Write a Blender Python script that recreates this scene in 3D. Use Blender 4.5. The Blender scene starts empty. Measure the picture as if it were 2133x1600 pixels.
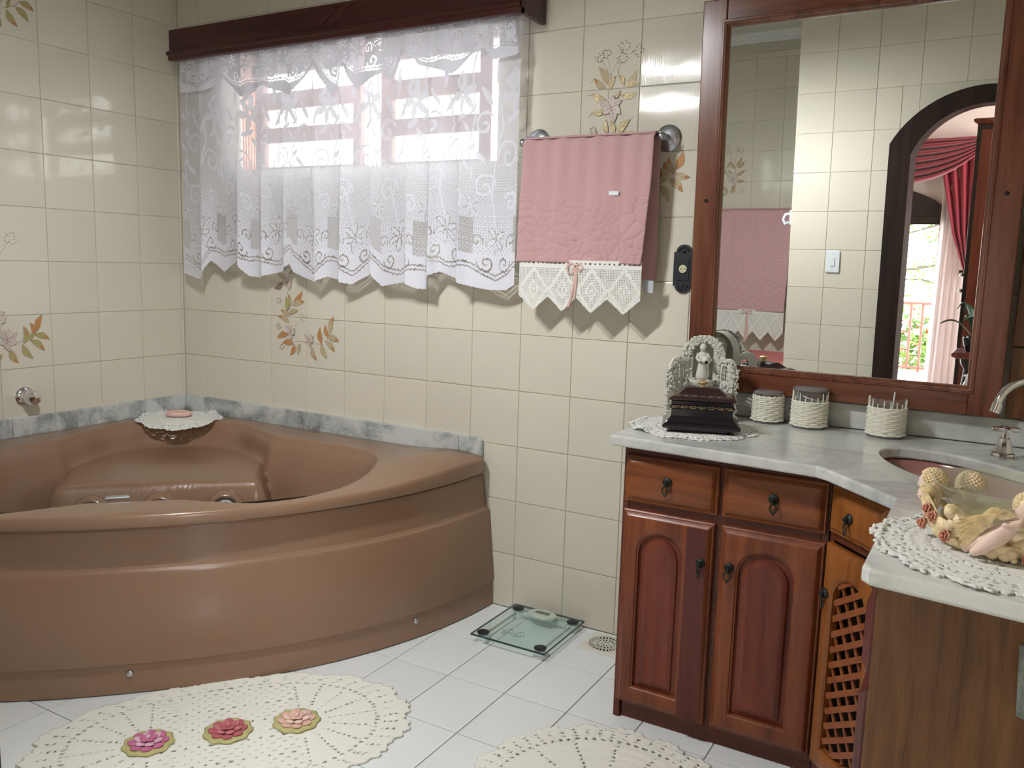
import bpy, bmesh, math, random
import numpy as np
from mathutils import Vector, Matrix, Euler
random.seed(7)
SC = bpy.context.scene
COL = SC.collection
PI = math.pi

# ------------------------------------------------------------------ camera, sky, exposure
cam_d = bpy.data.cameras.new('camera'); cam = bpy.data.objects.new('camera', cam_d); COL.objects.link(cam)
cam_d.sensor_width = 36.0; cam_d.lens = 1769.84 / 2133.0 * 36.0
cam_d.clip_start = 0.02
right = Vector((0.8661420777735616, 0.49898358546439614, 0.02851810910970804))
down = Vector((0.09473032318325547, -0.10787374350670928, -0.9896410568137544))
fwd = Vector((-0.4907382876643044, 0.8598712908912265, -0.14070286465229526))
M = Matrix.Identity(4)
for i in range(3):
    M[i][0] = right[i]; M[i][1] = -down[i]; M[i][2] = -fwd[i]
M.translation = Vector((3.169, -2.574, 1.2445))
cam.matrix_world = M
SC.camera = cam

world = bpy.data.worlds.new('sky'); SC.world = world; world.use_nodes = True
wn = world.node_tree.nodes; wl = world.node_tree.links
bg = wn['Background']
tc = wn.new('ShaderNodeTexCoord'); sep = wn.new('ShaderNodeSeparateXYZ'); rmp = wn.new('ShaderNodeValToRGB')
wl.new(tc.outputs['Generated'], sep.inputs[0]); wl.new(sep.outputs['Z'], rmp.inputs[0])
rmp.color_ramp.elements[0].position = 0.0; rmp.color_ramp.elements[0].color = (1.0, 0.97, 0.92, 1)
rmp.color_ramp.elements[1].position = 0.9; rmp.color_ramp.elements[1].color = (0.72, 0.84, 1.0, 1)
wl.new(rmp.outputs[0], bg.inputs[0])
bg.inputs[1].default_value = 12.0

vs = SC.view_settings
vs.view_transform = 'Standard'; vs.look = 'None'; vs.gamma = 1.0; vs.use_curve_mapping = False
vs.exposure = 0.08
SC.display_settings.display_device = 'sRGB'
LAMP_POWER = 31.0

# ------------------------------------------------------------------ helpers
def srgb(r, g, b):
    def f(c):
        c /= 255.0
        return c / 12.92 if c <= 0.04045 else ((c + 0.055) / 1.055) ** 2.4
    return (f(r), f(g), f(b), 1.0)

def new_mat(name):
    m = bpy.data.materials.new(name); m.use_nodes = True
    nt = m.node_tree
    return m, nt, nt.nodes['Principled BSDF']

def pmat(name, col, rough=0.5, metal=0.0, spec=0.5, coat=0.0, sheen=0.0, trans=0.0, ior=1.45, bump=0.0, bscale=200.0, var=0.0, vscale=20.0, emit=None, estr=0.0):
    m, nt, b = new_mat(name)
    b.inputs['Base Color'].default_value = col
    b.inputs['Roughness'].default_value = rough
    b.inputs['Metallic'].default_value = metal
    b.inputs['Specular IOR Level'].default_value = spec
    b.inputs['Coat Weight'].default_value = coat
    b.inputs['Coat Roughness'].default_value = 0.08
    b.inputs['Sheen Weight'].default_value = sheen
    b.inputs['Transmission Weight'].default_value = trans
    b.inputs['IOR'].default_value = ior
    if emit:
        b.inputs['Emission Color'].default_value = emit; b.inputs['Emission Strength'].default_value = estr
    if bump or var:
        tcn = nt.nodes.new('ShaderNodeTexCoord')
    if bump:
        n = nt.nodes.new('ShaderNodeTexNoise'); n.inputs['Scale'].default_value = bscale; n.inputs['Detail'].default_value = 3
        bp = nt.nodes.new('ShaderNodeBump'); bp.inputs['Strength'].default_value = bump; bp.inputs['Distance'].default_value = 0.002
        nt.links.new(tcn.outputs['Object'], n.inputs['Vector']); nt.links.new(n.outputs['Fac'], bp.inputs['Height'])
        nt.links.new(bp.outputs[0], b.inputs['Normal'])
    if var:
        n = nt.nodes.new('ShaderNodeTexNoise'); n.inputs['Scale'].default_value = vscale; n.inputs['Detail'].default_value = 4
        nt.links.new(tcn.outputs['Object'], n.inputs['Vector'])
        r = nt.nodes.new('ShaderNodeValToRGB')
        r.color_ramp.elements[0].position = 0.3; r.color_ramp.elements[1].position = 0.7
        r.color_ramp.elements[0].color = tuple(c * (1 - var) for c in col[:3]) + (1,)
        r.color_ramp.elements[1].color = tuple(min(1, c * (1 + var)) for c in col[:3]) + (1,)
        nt.links.new(n.outputs['Fac'], r.inputs[0]); nt.links.new(r.outputs[0], b.inputs['Base Color'])
    return m

def wood(name, dark, mid, light, axis='z', rough=0.38, freq=1.0, coat=0.12):
    m, nt, b = new_mat(name)
    t = nt.nodes.new('ShaderNodeTexCoord'); mp = nt.nodes.new('ShaderNodeMapping')
    s = [28 * freq] * 3; s['xyz'.index(axis)] = 2.2 * freq
    mp.inputs['Scale'].default_value = s
    n = nt.nodes.new('ShaderNodeTexNoise'); n.inputs['Scale'].default_value = 1.0; n.inputs['Detail'].default_value = 6; n.inputs['Distortion'].default_value = 0.6
    n2 = nt.nodes.new('ShaderNodeTexNoise'); n2.inputs['Scale'].default_value = 7.0; n2.inputs['Detail'].default_value = 5
    mx = nt.nodes.new('ShaderNodeMath'); mx.operation = 'MULTIPLY_ADD'; mx.inputs[1].default_value = 0.35; 
    r = nt.nodes.new('ShaderNodeValToRGB'); cr = r.color_ramp
    cr.elements[0].position = 0.42; cr.elements[0].color = dark
    cr.elements[1].position = 0.9; cr.elements[1].color = light
    e = cr.elements.new(0.62); e.color = mid
    nt.links.new(t.outputs['Object'], mp.inputs['Vector']); nt.links.new(mp.outputs[0], n.inputs['Vector']); nt.links.new(mp.outputs[0], n2.inputs['Vector'])
    nt.links.new(n2.outputs['Fac'], mx.inputs[0]); nt.links.new(n.outputs['Fac'], mx.inputs[2]); nt.links.new(mx.outputs[0], r.inputs[0])
    nt.links.new(r.outputs[0], b.inputs['Base Color'])
    b.inputs['Roughness'].default_value = rough; b.inputs['Coat Weight'].default_value = coat; b.inputs['Coat Roughness'].default_value = 0.2; b.inputs['Specular IOR Level'].default_value = 0.35
    bp = nt.nodes.new('ShaderNodeBump'); bp.inputs['Strength'].default_value = 0.08; bp.inputs['Distance'].default_value = 0.001
    nt.links.new(n2.outputs['Fac'], bp.inputs['Height']); nt.links.new(bp.outputs[0], b.inputs['Normal'])
    return m

def tile_mat(name, col, rough=0.1, wav=0.12, wscale=9.0, rib=None, var=0.03):
    m, nt, b = new_mat(name)
    oi = nt.nodes.new('ShaderNodeObjectInfo'); t = nt.nodes.new('ShaderNodeTexCoord')
    r = nt.nodes.new('ShaderNodeValToRGB')
    r.color_ramp.elements[0].color = tuple(c * (1 - var) for c in col[:3]) + (1,)
    r.color_ramp.elements[1].color = tuple(min(1, c * (1 + var)) for c in col[:3]) + (1,)
    nt.links.new(oi.outputs['Random'], r.inputs[0]); nt.links.new(r.outputs[0], b.inputs['Base Color'])
    b.inputs['Roughness'].default_value = rough; b.inputs['Specular IOR Level'].default_value = 0.5
    g = nt.nodes.new('ShaderNodeNewGeometry')
    n = nt.nodes.new('ShaderNodeTexNoise'); n.inputs['Scale'].default_value = wscale; n.inputs['Detail'].default_value = 1
    nt.links.new(g.outputs['Position'], n.inputs['Vector'])
    bp = nt.nodes.new('ShaderNodeBump'); bp.inputs['Strength'].default_value = wav; bp.inputs['Distance'].default_value = 0.01
    nt.links.new(n.outputs['Fac'], bp.inputs['Height'])
    last = bp
    if rib:
        w = nt.nodes.new('ShaderNodeTexWave'); w.wave_type = 'BANDS'; w.bands_direction = 'X'; w.inputs['Scale'].default_value = rib
        nt.links.new(g.outputs['Position'], w.inputs['Vector'])
        b2 = nt.nodes.new('ShaderNodeBump'); b2.inputs['Strength'].default_value = 0.3; b2.inputs['Distance'].default_value = 0.0005
        nt.links.new(w.outputs['Fac'], b2.inputs['Height']); nt.links.new(bp.outputs[0], b2.inputs['Normal']); last = b2
    nt.links.new(last.outputs[0], b.inputs['Normal'])
    return m

def marble_mat(name, base, vein, rough=0.18, scale=3.0, amount=0.5):
    m, nt, b = new_mat(name)
    t = nt.nodes.new('ShaderNodeNewGeometry')
    mp = nt.nodes.new('ShaderNodeMapping'); mp.inputs['Rotation'].default_value = (0.4, 0.3, 0.6); mp.inputs['Scale'].default_value = (1, 1.5, 1.2)
    n1 = nt.nodes.new('ShaderNodeTexNoise'); n1.inputs['Scale'].default_value = scale; n1.inputs['Detail'].default_value = 8; n1.inputs['Roughness'].default_value = 0.6; n1.inputs['Distortion'].default_value = 1.2
    n2 = nt.nodes.new('ShaderNodeTexNoise'); n2.inputs['Scale'].default_value = scale * 14; n2.inputs['Detail'].default_value = 6
    ad = nt.nodes.new('ShaderNodeMath'); ad.operation = 'MULTIPLY_ADD'; ad.inputs[1].default_value = 0.18
    r = nt.nodes.new('ShaderNodeValToRGB'); cr = r.color_ramp
    cr.elements[0].position = 0.36; cr.elements[0].color = vein
    cr.elements[1].position = 0.36 + 0.34 * amount + 0.1; cr.elements[1].color = base
    nt.links.new(t.outputs['Position'], mp.inputs['Vector']); nt.links.new(mp.outputs[0], n1.inputs['Vector']); nt.links.new(mp.outputs[0], n2.inputs['Vector'])
    nt.links.new(n2.outputs['Fac'], ad.inputs[0]); nt.links.new(n1.outputs['Fac'], ad.inputs[2]); nt.links.new(ad.outputs[0], r.inputs[0])
    nt.links.new(r.outputs[0], b.inputs['Base Color']); b.inputs['Roughness'].default_value = rough
    return m

def lace_mat(name, col, opac, transl=0.5, net=None):
    m = bpy.data.materials.new(name); m.use_nodes = True; nt = m.node_tree
    for n in list(nt.nodes): nt.nodes.remove(n)
    out = nt.nodes.new('ShaderNodeOutputMaterial')
    d = nt.nodes.new('ShaderNodeBsdfDiffuse'); d.inputs[0].default_value = col
    tl = nt.nodes.new('ShaderNodeBsdfTranslucent'); tl.inputs[0].default_value = col
    tr = nt.nodes.new('ShaderNodeBsdfTransparent')
    m1 = nt.nodes.new('ShaderNodeMixShader'); m1.inputs[0].default_value = transl
    m2 = nt.nodes.new('ShaderNodeMixShader'); m2.inputs[0].default_value = opac
    nt.links.new(d.outputs[0], m1.inputs[1]); nt.links.new(tl.outputs[0], m1.inputs[2])
    nt.links.new(tr.outputs[0], m2.inputs[1]); nt.links.new(m1.outputs[0], m2.inputs[2])
    nt.links.new(m2.outputs[0], out.inputs[0])
    return m

def glass_mat(name, col=(1, 1, 1, 1), rough=0.0, opac=0.12, tint=None):
    """thin clear glass: mostly see-through with a fresnel gloss"""
    m = bpy.data.materials.new(name); m.use_nodes = True; nt = m.node_tree
    for n in list(nt.nodes): nt.nodes.remove(n)
    out = nt.nodes.new('ShaderNodeOutputMaterial')
    tr = nt.nodes.new('ShaderNodeBsdfTransparent'); tr.inputs[0].default_value = col
    g = nt.nodes.new('ShaderNodeBsdfGlossy'); g.inputs['Roughness'].default_value = 0.03 + rough
    lw = nt.nodes.new('ShaderNodeLayerWeight'); lw.inputs['Blend'].default_value = 0.5
    pw = nt.nodes.new('ShaderNodeMath'); pw.operation = 'POWER'; pw.inputs[1].default_value = 5.0
    fr = nt.nodes.new('ShaderNodeMath'); fr.operation = 'MULTIPLY_ADD'; fr.inputs[1].default_value = 0.9; fr.inputs[2].default_value = 0.04
    nt.links.new(lw.outputs['Facing'], pw.inputs[0]); nt.links.new(pw.outputs[0], fr.inputs[0])
    df = nt.nodes.new('ShaderNodeBsdfDiffuse'); df.inputs[0].default_value = tint or col
    m0 = nt.nodes.new('ShaderNodeMixShader'); m0.inputs[0].default_value = opac
    m1 = nt.nodes.new('ShaderNodeMixShader')
    nt.links.new(tr.outputs[0], m0.inputs[1]); nt.links.new(df.outputs[0], m0.inputs[2])
    nt.links.new(fr.outputs[0], m1.inputs[0]); nt.links.new(m0.outputs[0], m1.inputs[1]); nt.links.new(g.outputs[0], m1.inputs[2])
    nt.links.new(m1.outputs[0], out.inputs[0])
    return m

OFF = {}
def off_of(o):
    return OFF.get(o.name, Vector((0, 0, 0))) if o else Vector((0, 0, 0))

def tag(o, label=None, cat=None, group=None, kind=None):
    if label: o['label'] = label
    if cat: o['category'] = cat
    if group: o['group'] = group
    if kind: o['kind'] = kind
    return o

def thing(name, label, cat, loc=(0, 0, 0), rz=0.0, group=None, local=False):
    o = bpy.data.objects.new(name, None); COL.objects.link(o)
    o.location = loc; o.rotation_euler = (0, 0, rz); o.empty_display_size = 0.05
    OFF[o.name] = Vector((0, 0, 0)) if (local or rz) else Vector(loc)
    return tag(o, label, cat, group)

class MB:
    def __init__(s): s.v = []; s.f = []; s.mi = []; s.cur = 0
    def add(s, vs, fs):
        k = len(s.v); s.v += [tuple(p) for p in vs]
        s.f += [tuple(k + i for i in f) for f in fs]; s.mi += [s.cur] * len(fs)
        return s
    def box(s, x0, x1, y0, y1, z0, z1):
        x0, x1 = min(x0, x1), max(x0, x1); y0, y1 = min(y0, y1), max(y0, y1); z0, z1 = min(z0, z1), max(z0, z1)
        return s.add([(x0, y0, z0), (x1, y0, z0), (x1, y1, z0), (x0, y1, z0), (x0, y0, z1), (x1, y0, z1), (x1, y1, z1), (x0, y1, z1)],
                     [(3, 2, 1, 0), (4, 5, 6, 7), (0, 1, 5, 4), (1, 2, 6, 5), (2, 3, 7, 6), (3, 0, 4, 7)])
    def obox(s, c, ax, ay, az):
        c, ax, ay, az = map(Vector, (c, ax, ay, az))
        P = [c + ax * i + ay * j + az * k for k in (-1, 1) for (i, j) in ((-1, -1), (1, -1), (1, 1), (-1, 1))]
        return s.add(P, [(3, 2, 1, 0), (4, 5, 6, 7), (0, 1, 5, 4), (1, 2, 6, 5), (2, 3, 7, 6), (3, 0, 4, 7)])
    def prism(s, poly, z0, z1, fn=None):
        n = len(poly); fn = fn or (lambda a, b, h: (a, b, h))
        V = [fn(a, b, z0) for a, b in poly] + [fn(a, b, z1) for a, b in poly]
        F = [tuple(range(n - 1, -1, -1)), tuple(range(n, 2 * n))] + [(i, (i + 1) % n, n + (i + 1) % n, n + i) for i in range(n)]
        return s.add(V, F)
    def loops(s, L, closed=True, cap0=False, cap1=False):
        n = len(L[0]); V = [p for l in L for p in l]; F = []
        for k in range(len(L) - 1):
            for i in range(n if closed else n - 1):
                j = (i + 1) % n
                F.append((k * n + i, k * n + j, (k + 1) * n + j, (k + 1) * n + i))
        if cap0: F.append(tuple(range(n - 1, -1, -1)))
        if cap1: F.append(tuple((len(L) - 1) * n + i for i in range(n)))
        return s.add(V, F)
    def lathe(s, prof, n=32, c=(0, 0, 0), ax=None, sx=1.0, sy=1.0, fn=None):
        """prof [(r,h)]; ax = (u,v,w) frame, w is the spin axis"""
        c = Vector(c)
        u, v, w = ax if ax else (Vector((1, 0, 0)), Vector((0, 1, 0)), Vector((0, 0, 1)))
        L = []
        for r, h in prof:
            ring = []
            for i in range(n):
                a = 2 * PI * i / n
                rr = r * (fn(a, h) if fn else 1)
                ring.append(c + u * (rr * math.cos(a) * sx) + v * (rr * math.sin(a) * sy) + w * h)
            L.append(ring)
        return s.loops(L, True, prof[0][0] > 1e-5, prof[-1][0] > 1e-5)
    def sphere(s, c, r, n=16, m=10, sc=(1, 1, 1), R=None):
        c = Vector(c); L = []
        for k in range(m + 1):
            t = -PI / 2 + PI * k / m
            ring = []
            for i in range(n):
                a = 2 * PI * i / n
                p = Vector((math.cos(a) * math.cos(t) * sc[0], math.sin(a) * math.cos(t) * sc[1], math.sin(t) * sc[2])) * r
                if R: p = R @ p
                ring.append(c + p)
            L.append(ring)
        return s.loops(L, True)
    def tube(s, path, r, n=8, closed=False, caps=True, flat=1.0, up=None):
        P = [Vector(p) for p in path]; m = len(P)
        rs = r if hasattr(r, '__len__') else [r] * m
        L = []; prev = None
        for i in range(m):
            if closed: d = P[(i + 1) % m] - P[i - 1]
            else: d = P[min(i + 1, m - 1)] - P[max(i - 1, 0)]
            d = d.normalized() if d.length > 1e-9 else Vector((0, 0, 1))
            if prev is None:
                a = Vector(up) if up else (Vector((0, 0, 1)) if abs(d.z) < 0.9 else Vector((1, 0, 0)))
            else: a = prev
            a = (a - d * a.dot(d))
            a = a.normalized() if a.length > 1e-6 else d.orthogonal().normalized()
            b = d.cross(a); prev = a
            L.append([P[i] + (a * math.cos(t) + b * math.sin(t) * flat) * rs[i] for t in [2 * PI * k / n for k in range(n)]])
        if closed: L.append(L[0])
        return s.loops(L, True, caps and not closed, caps and not closed)
    def grid(s, fn, nu, nv, skip=None, mi=None):
        k = len(s.v)
        for j in range(nv + 1):
            for i in range(nu + 1):
                s.v.append(tuple(fn(i / nu, j / nv)))
        for j in range(nv):
            for i in range(nu):
                if skip and skip(i, j): continue
                a = k + j * (nu + 1) + i
                s.f.append((a, a + 1, a + nu + 2, a + nu + 1)); s.mi.append(mi(i, j) if mi else s.cur)
        return s
    def build(s, name, mats, parent=None, smooth=None, bevel=0.0, solid=0.0, weld=0.0, bseg=2, sub=0):
        me = bpy.data.meshes.new(name)
        o_ = off_of(parent)
        vv = [(p[0] - o_[0], p[1] - o_[1], p[2] - o_[2]) for p in s.v]
        me.from_pydata(vv, [], s.f)
        if not isinstance(mats, (list, tuple)): mats = [mats]
        for m in mats: me.materials.append(m)
        if len(mats) > 1: me.polygons.foreach_set('material_index', s.mi)
        bm = bmesh.new(); bm.from_mesh(me)
        if weld: bmesh.ops.remove_doubles(bm, verts=bm.verts, dist=weld)
        if not s.noflip: bmesh.ops.recalc_face_normals(bm, faces=bm.faces)
        bm.to_mesh(me); bm.free()
        if smooth is not None:
            me.polygons.foreach_set('use_smooth', [True] * len(me.polygons))
            if smooth < 3.1: me.set_sharp_from_angle(angle=smooth)
        me.update()
        o = bpy.data.objects.new(name, me); COL.objects.link(o)
        OFF[o.name] = o_
        if parent: o.parent = parent
        if solid:
            md = o.modifiers.new('solid', 'SOLIDIFY'); md.thickness = solid; md.offset = 0
        if bevel:
            md = o.modifiers.new('bevel', 'BEVEL'); md.width = bevel; md.segments = bseg; md.limit_method = 'ANGLE'; md.angle_limit = 0.6
        if sub:
            md = o.modifiers.new('sub', 'SUBSURF'); md.levels = sub; md.render_levels = sub
        return o
    noflip = False

SM = 0.7  # auto smooth angle
def interp(tab, x):
    return float(np.interp(x, [t[0] for t in tab], [t[1] for t in tab]))

# ------------------------------------------------------------------ materials
m_tile = tile_mat('cream_glazed_tile', srgb(213, 208, 192), rough=0.07, wav=0.05)
m_tile_rib = tile_mat('ribbed_glazed_tile', srgb(207, 203, 187), rough=0.10, rib=60.0)
m_grout = pmat('wall_grout', srgb(204, 200, 186), 0.8)
m_floor_tile = tile_mat('white_floor_tile', srgb(236, 240, 240), rough=0.16, wav=0.05)
m_floor_grout = pmat('floor_grout', srgb(120, 122, 122), 0.9)
m_ceil = pmat('ceiling_paint', srgb(205, 205, 198), 0.8)
m_marble = marble_mat('counter_marble', srgb(208, 210, 204), srgb(150, 154, 153), 0.16, 2.6, 0.55)
m_marble_grey = marble_mat('grey_marble', srgb(198, 202, 199), srgb(96, 102, 108), 0.22, 4.5, 0.55)
m_tub = pmat('brown_acrylic', srgb(142, 112, 89), 0.27, spec=0.45, coat=0.2, var=0.06, vscale=900)
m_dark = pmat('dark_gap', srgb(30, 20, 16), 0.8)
m_wood = wood('cabinet_wood', srgb(86, 42, 20), srgb(118, 64, 32), srgb(140, 82, 42), 'x')
m_woodv = wood('cabinet_wood_upright', srgb(82, 40, 22), srgb(114, 58, 32), srgb(134, 76, 42), 'z')
m_wood_red = wood('red_panel_wood', srgb(78, 32, 22), srgb(108, 48, 32), srgb(122, 60, 38), 'z')
m_wood_purple = wood('purple_stile_wood', srgb(58, 24, 22), srgb(84, 36, 32), srgb(98, 44, 36), 'z')
m_wood_or = wood('orange_wood', srgb(108, 60, 24), srgb(136, 80, 34), srgb(152, 94, 44), 'z')
m_wood_end = wood('end_panel_wood', srgb(70, 46, 24), srgb(98, 66, 36), srgb(118, 84, 46), 'z', rough=0.45, freq=1.6, coat=0.0)
m_wood_frame = wood('mirror_frame_wood', srgb(66, 34, 22), srgb(98, 54, 36), srgb(116, 70, 48), 'z', rough=0.25)
m_wood_frameh = wood('mirror_rail_wood', srgb(66, 34, 22), srgb(98, 54, 36), srgb(116, 70, 48), 'x', rough=0.25)
m_wood_corn = wood('cornice_wood', srgb(40, 17, 16), srgb(60, 27, 25), srgb(72, 34, 30), 'x', rough=0.28)
m_wood_body = wood('carcass_wood', srgb(66, 30, 18), srgb(88, 42, 26), srgb(104, 54, 34), 'x', rough=0.4)
m_wood_dark = wood('dark_door_wood', srgb(20, 13, 11), srgb(36, 25, 21), srgb(48, 34, 28), 'z', rough=0.3)
m_wood_side = wood('side_panel_wood', srgb(62, 34, 16), srgb(92, 54, 26), srgb(110, 70, 36), 'z', rough=0.4)
m_iron = pmat('verdigris_iron', srgb(44, 50, 46), 0.5, metal=0.6, bump=0.3, bscale=600, var=0.3, vscale=150)
m_black = pmat('black_plastic', srgb(22, 26, 32), 0.4)
m_chrome = pmat('chrome', (0.75, 0.75, 0.77, 1), 0.08, metal=1.0)
m_steel = pmat('satin_steel', (0.5, 0.52, 0.56, 1), 0.28, metal=1.0)
m_towel = pmat('pink_terry', srgb(204, 162, 163), 0.95, sheen=0.4, bump=0.9, bscale=900)
m_crochet = pmat('white_crochet', srgb(232, 232, 226), 0.9, bump=0.6, bscale=700)
m_rug = pmat('ecru_crochet', srgb(246, 245, 236), 0.95, bump=0.8, bscale=500)
m_white = pmat('white_plastic', srgb(220, 228, 232), 0.3)
m_resin = pmat('white_resin', srgb(206, 206, 196), 0.75, bump=0.2, bscale=300)
m_lacq = pmat('black_lacquer', srgb(20, 14, 22), 0.2, coat=0.4)
m_lacq_top = pmat('dark_red_lacquer', srgb(44, 24, 24), 0.28, coat=0.3)
m_gold = pmat('old_gold', srgb(196, 172, 120), 0.35, metal=0.7)
m_wick = pmat('cream_wicker', srgb(234, 231, 216), 0.7, bump=0.2, bscale=600)
m_glass = glass_mat('clear_glass', (0.95, 0.98, 0.97, 1), opac=0.05)
m_glass_lid = glass_mat('lid_glass', (0.78, 0.77, 0.78, 1), opac=0.45, tint=(0.36, 0.33, 0.34, 1))
m_glass_green = glass_mat('scale_glass', (0.94, 0.985, 0.97, 1), opac=0.08, tint=(0.6, 0.78, 0.72, 1))
m_glass_edge = pmat('glass_edge', srgb(24, 60, 52), 0.15)
m_mirror = pmat('mirror_silver', (0.9, 0.92, 0.9, 1), 0.0, metal=1.0)
m_sheer = lace_mat('lace_sheer', (0.78, 0.785, 0.86, 1), 0.62, 0.16)  # lace colours carry a slight lavender tint from the glow around the window
m_dense = lace_mat('lace_dense', (0.75, 0.755, 0.83, 1), 0.99, 0.07)
m_net = lace_mat('lace_open', (0.74, 0.75, 0.8, 1), 0.18, 0.3)
m_paint = pmat('pink_wall_paint', srgb(228, 214, 208), 0.8)
m_red = pmat('crimson_drape', srgb(146, 24, 48), 0.65, sheen=0.4)
m_voile = lace_mat('pink_voile', (0.9, 0.78, 0.76, 1), 0.8, 0.5)
m_leaf = pmat('leaf_green', srgb(84, 112, 38), 0.5, var=0.4, vscale=6)
m_bark = pmat('bark', srgb(70, 62, 54), 0.9)

# ------------------------------------------------------------------ tiles
def tile_mesh(w, h, d, name, mats, horiz=False):
    """one glazed tile with a rounded-over edge, centred, facing -Y (or +Z)"""
    a, b = w / 2, h / 2; e = 0.0022; e2 = 0.0008
    L = [[(-a, 0, -b), (a, 0, -b), (a, 0, b), (-a, 0, b)]]
    def ring(i, y): return [(-a + i, y, -b + i), (a - i, y, -b + i), (a - i, y, b - i), (-a + i, y, b - i)]
    rings = [ring(0, d), ring(0, 0.0014), ring(e2, 0.0004), ring(e, 0.0)]
    mb = MB(); mb.loops(rings, True, False, True)
    if horiz: mb.v = [(x, z, -y) for x, y, z in mb.v]
    me = bpy.data.meshes.new(name); me.from_pydata(mb.v, [], mb.f); me.materials.append(mats)
    bm = bmesh.new(); bm.from_mesh(me); bmesh.ops.recalc_face_normals(bm, faces=bm.faces)
    # make sure the glazed face looks out
    for f in bm.faces:
        if len(f.verts) == 4 and f.calc_area() > 0.5 * (w - 2 * e) * (h - 2 * e):
            want = Vector((0, 0, 1)) if horiz else Vector((0, -1, 0))
            if f.normal.dot(want) < 0: bmesh.ops.reverse_faces(bm, faces=bm.faces)
            break
    bm.to_mesh(me); bm.free()
    return me

TM = {}
def put_tile(parent, pos, rz, w, h, mat, horiz=False, depth=0.006, name='tile'):
    key = (round(w, 4), round(h, 4), mat.name, horiz)
    if key not in TM: TM[key] = tile_mesh(w, h, depth, name, mat, horiz)
    o = bpy.data.objects.new(name, TM[key]); COL.objects.link(o)
    o.location = Vector(pos) - off_of(parent); o.rotation_euler = (0, 0, rz); o.parent = parent
    return o

def cut(rects, hole):
    out = []
    for (a0, a1, b0, b1) in rects:
        h0, h1, g0, g1 = hole
        if h0 >= a1 or h1 <= a0 or g0 >= b1 or g1 <= b0: out.append((a0, a1, b0, b1)); continue
        if h0 > a0: out.append((a0, h0, b0, b1)); a0_ = h0
        else: a0_ = a0
        if h1 < a1: out.append((h1, a1, b0, b1)); a1_ = h1
        else: a1_ = a1
        if g0 > b0: out.append((a0_, a1_, b0, g0))
        if g1 < b1: out.append((a0_, a1_, g1, b1))
    return out

def tile_wall(parent, us, zs, holes, place, rz, matf, horiz=False, gap=0.0009):
    for i in range(len(us) - 1):
        for j in range(len(zs) - 1):
            R = [(us[i], us[i + 1], zs[j], zs[j + 1])]
            for h in holes: R = cut(R, h)
            for (a0, a1, b0, b1) in R:
                if a1 - a0 < 0.012 or b1 - b0 < 0.012: continue
                put_tile(parent, place((a0 + a1) / 2, (b0 + b1) / 2), rz, a1 - a0 - 2 * gap, b1 - b0 - 2 * gap, matf((a0 + a1) / 2, (b0 + b1) / 2), horiz)

CEIL = 2.56
XR = 3.62
def seq(a, b, step, phase):
    k0 = math.ceil((a - phase) / step - 1e-6); s = [a]
    k = k0
    while phase + k * step < b - 1e-6:
        x = phase + k * step
        if x > a + 1e-4: s.append(x)
        k += 1
    s.append(b); return s

# ================================================================== THE SETTING
WX0, WX1, WZ0, WZ1 = 0.372, 1.612, 1.594, 2.075           # window opening in the back wall
def structure(name, mb, mat, **k):
    o = mb.build(name, mat, **k); o['kind'] = 'structure'; return o

mb = MB()
mb.box(-0.15, XR + 0.15, 0.0035, 0.2, -0.1, WZ0); mb.box(-0.15, XR + 0.15, 0.0035, 0.2, WZ1, CEIL)
mb.box(-0.15, WX0 - .16, 0.0035, 0.2, WZ0, WZ1); mb.box(WX0 - .16, WX0, 0.0035, 0.012, WZ0, WZ1); mb.box(WX1, XR + 0.15, 0.0035, 0.2, WZ0, WZ1)
wall_back = structure('wall_back', mb, m_grout)
mb = MB(); mb.box(-0.15, -0.0035, -3.7, 0.0, -0.1, CEIL)
wall_left = structure('wall_left', mb, m_grout)
mb = MB(); mb.box(XR, XR + 0.15, -2.42, 0.0, -0.1, CEIL)
wall_right = structure('wall_right', mb, pmat('right_wall_tilewash', srgb(214, 206, 182), 0.3))

# door wall with its arched opening
DY0, DY1 = -2.2765, -2.42
ACX, AH, AZ, AR = 2.90, 0.335, 1.68, 0.226                 # opening: centre, half width, springing, rise
def arch_pts(h, z, rise, n=20, cx=ACX):
    R = (h * h + rise * rise) / (2 * rise); cz = z + rise - R; a0 = math.asin(min(1, h / R))
    if rise > h: a0 = PI - a0
    return [(cx + R * math.sin(t), cz + R * math.cos(t)) for t in [-a0 + 2 * a0 * k / n for k in range(n + 1)]]
mb = MB()
mb.box(2.005, ACX - AH, DY1, DY0 - 0.0035, -0.1, CEIL); mb.box(ACX + AH, XR, DY1, DY0 - 0.0035, -0.1, CEIL)
ap = arch_pts(AH, AZ, AR)
for (xa, za), (xb, zb) in zip(ap[:-1], ap[1:]):
    mb.prism([(xa, za), (xb, zb), (xb, CEIL), (xa, CEIL)], DY1, DY0 - 0.0035, lambda a, b, h: (a, h, b))
wall_front = structure('wall_front', mb, m_grout)
mb = MB(); mb.box(2.005, 2.145, -3.5, DY1, -0.1, CEIL); mb.box(-0.15, 2.145, -3.64, -3.5035, -0.1, CEIL)
wall_recess = structure('wall_recess', mb, m_grout)

mb = MB(); mb.box(-0.15, XR + 0.15, -3.64, 0.2, CEIL, CEIL + 0.12)
ceiling = structure('ceiling', mb, m_ceil)
mb = MB(); mb.box(-0.15, XR + 0.15, -3.64, 0.2, -0.12, -0.0022)
floor = structure('floor', mb, m_floor_grout)

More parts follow.
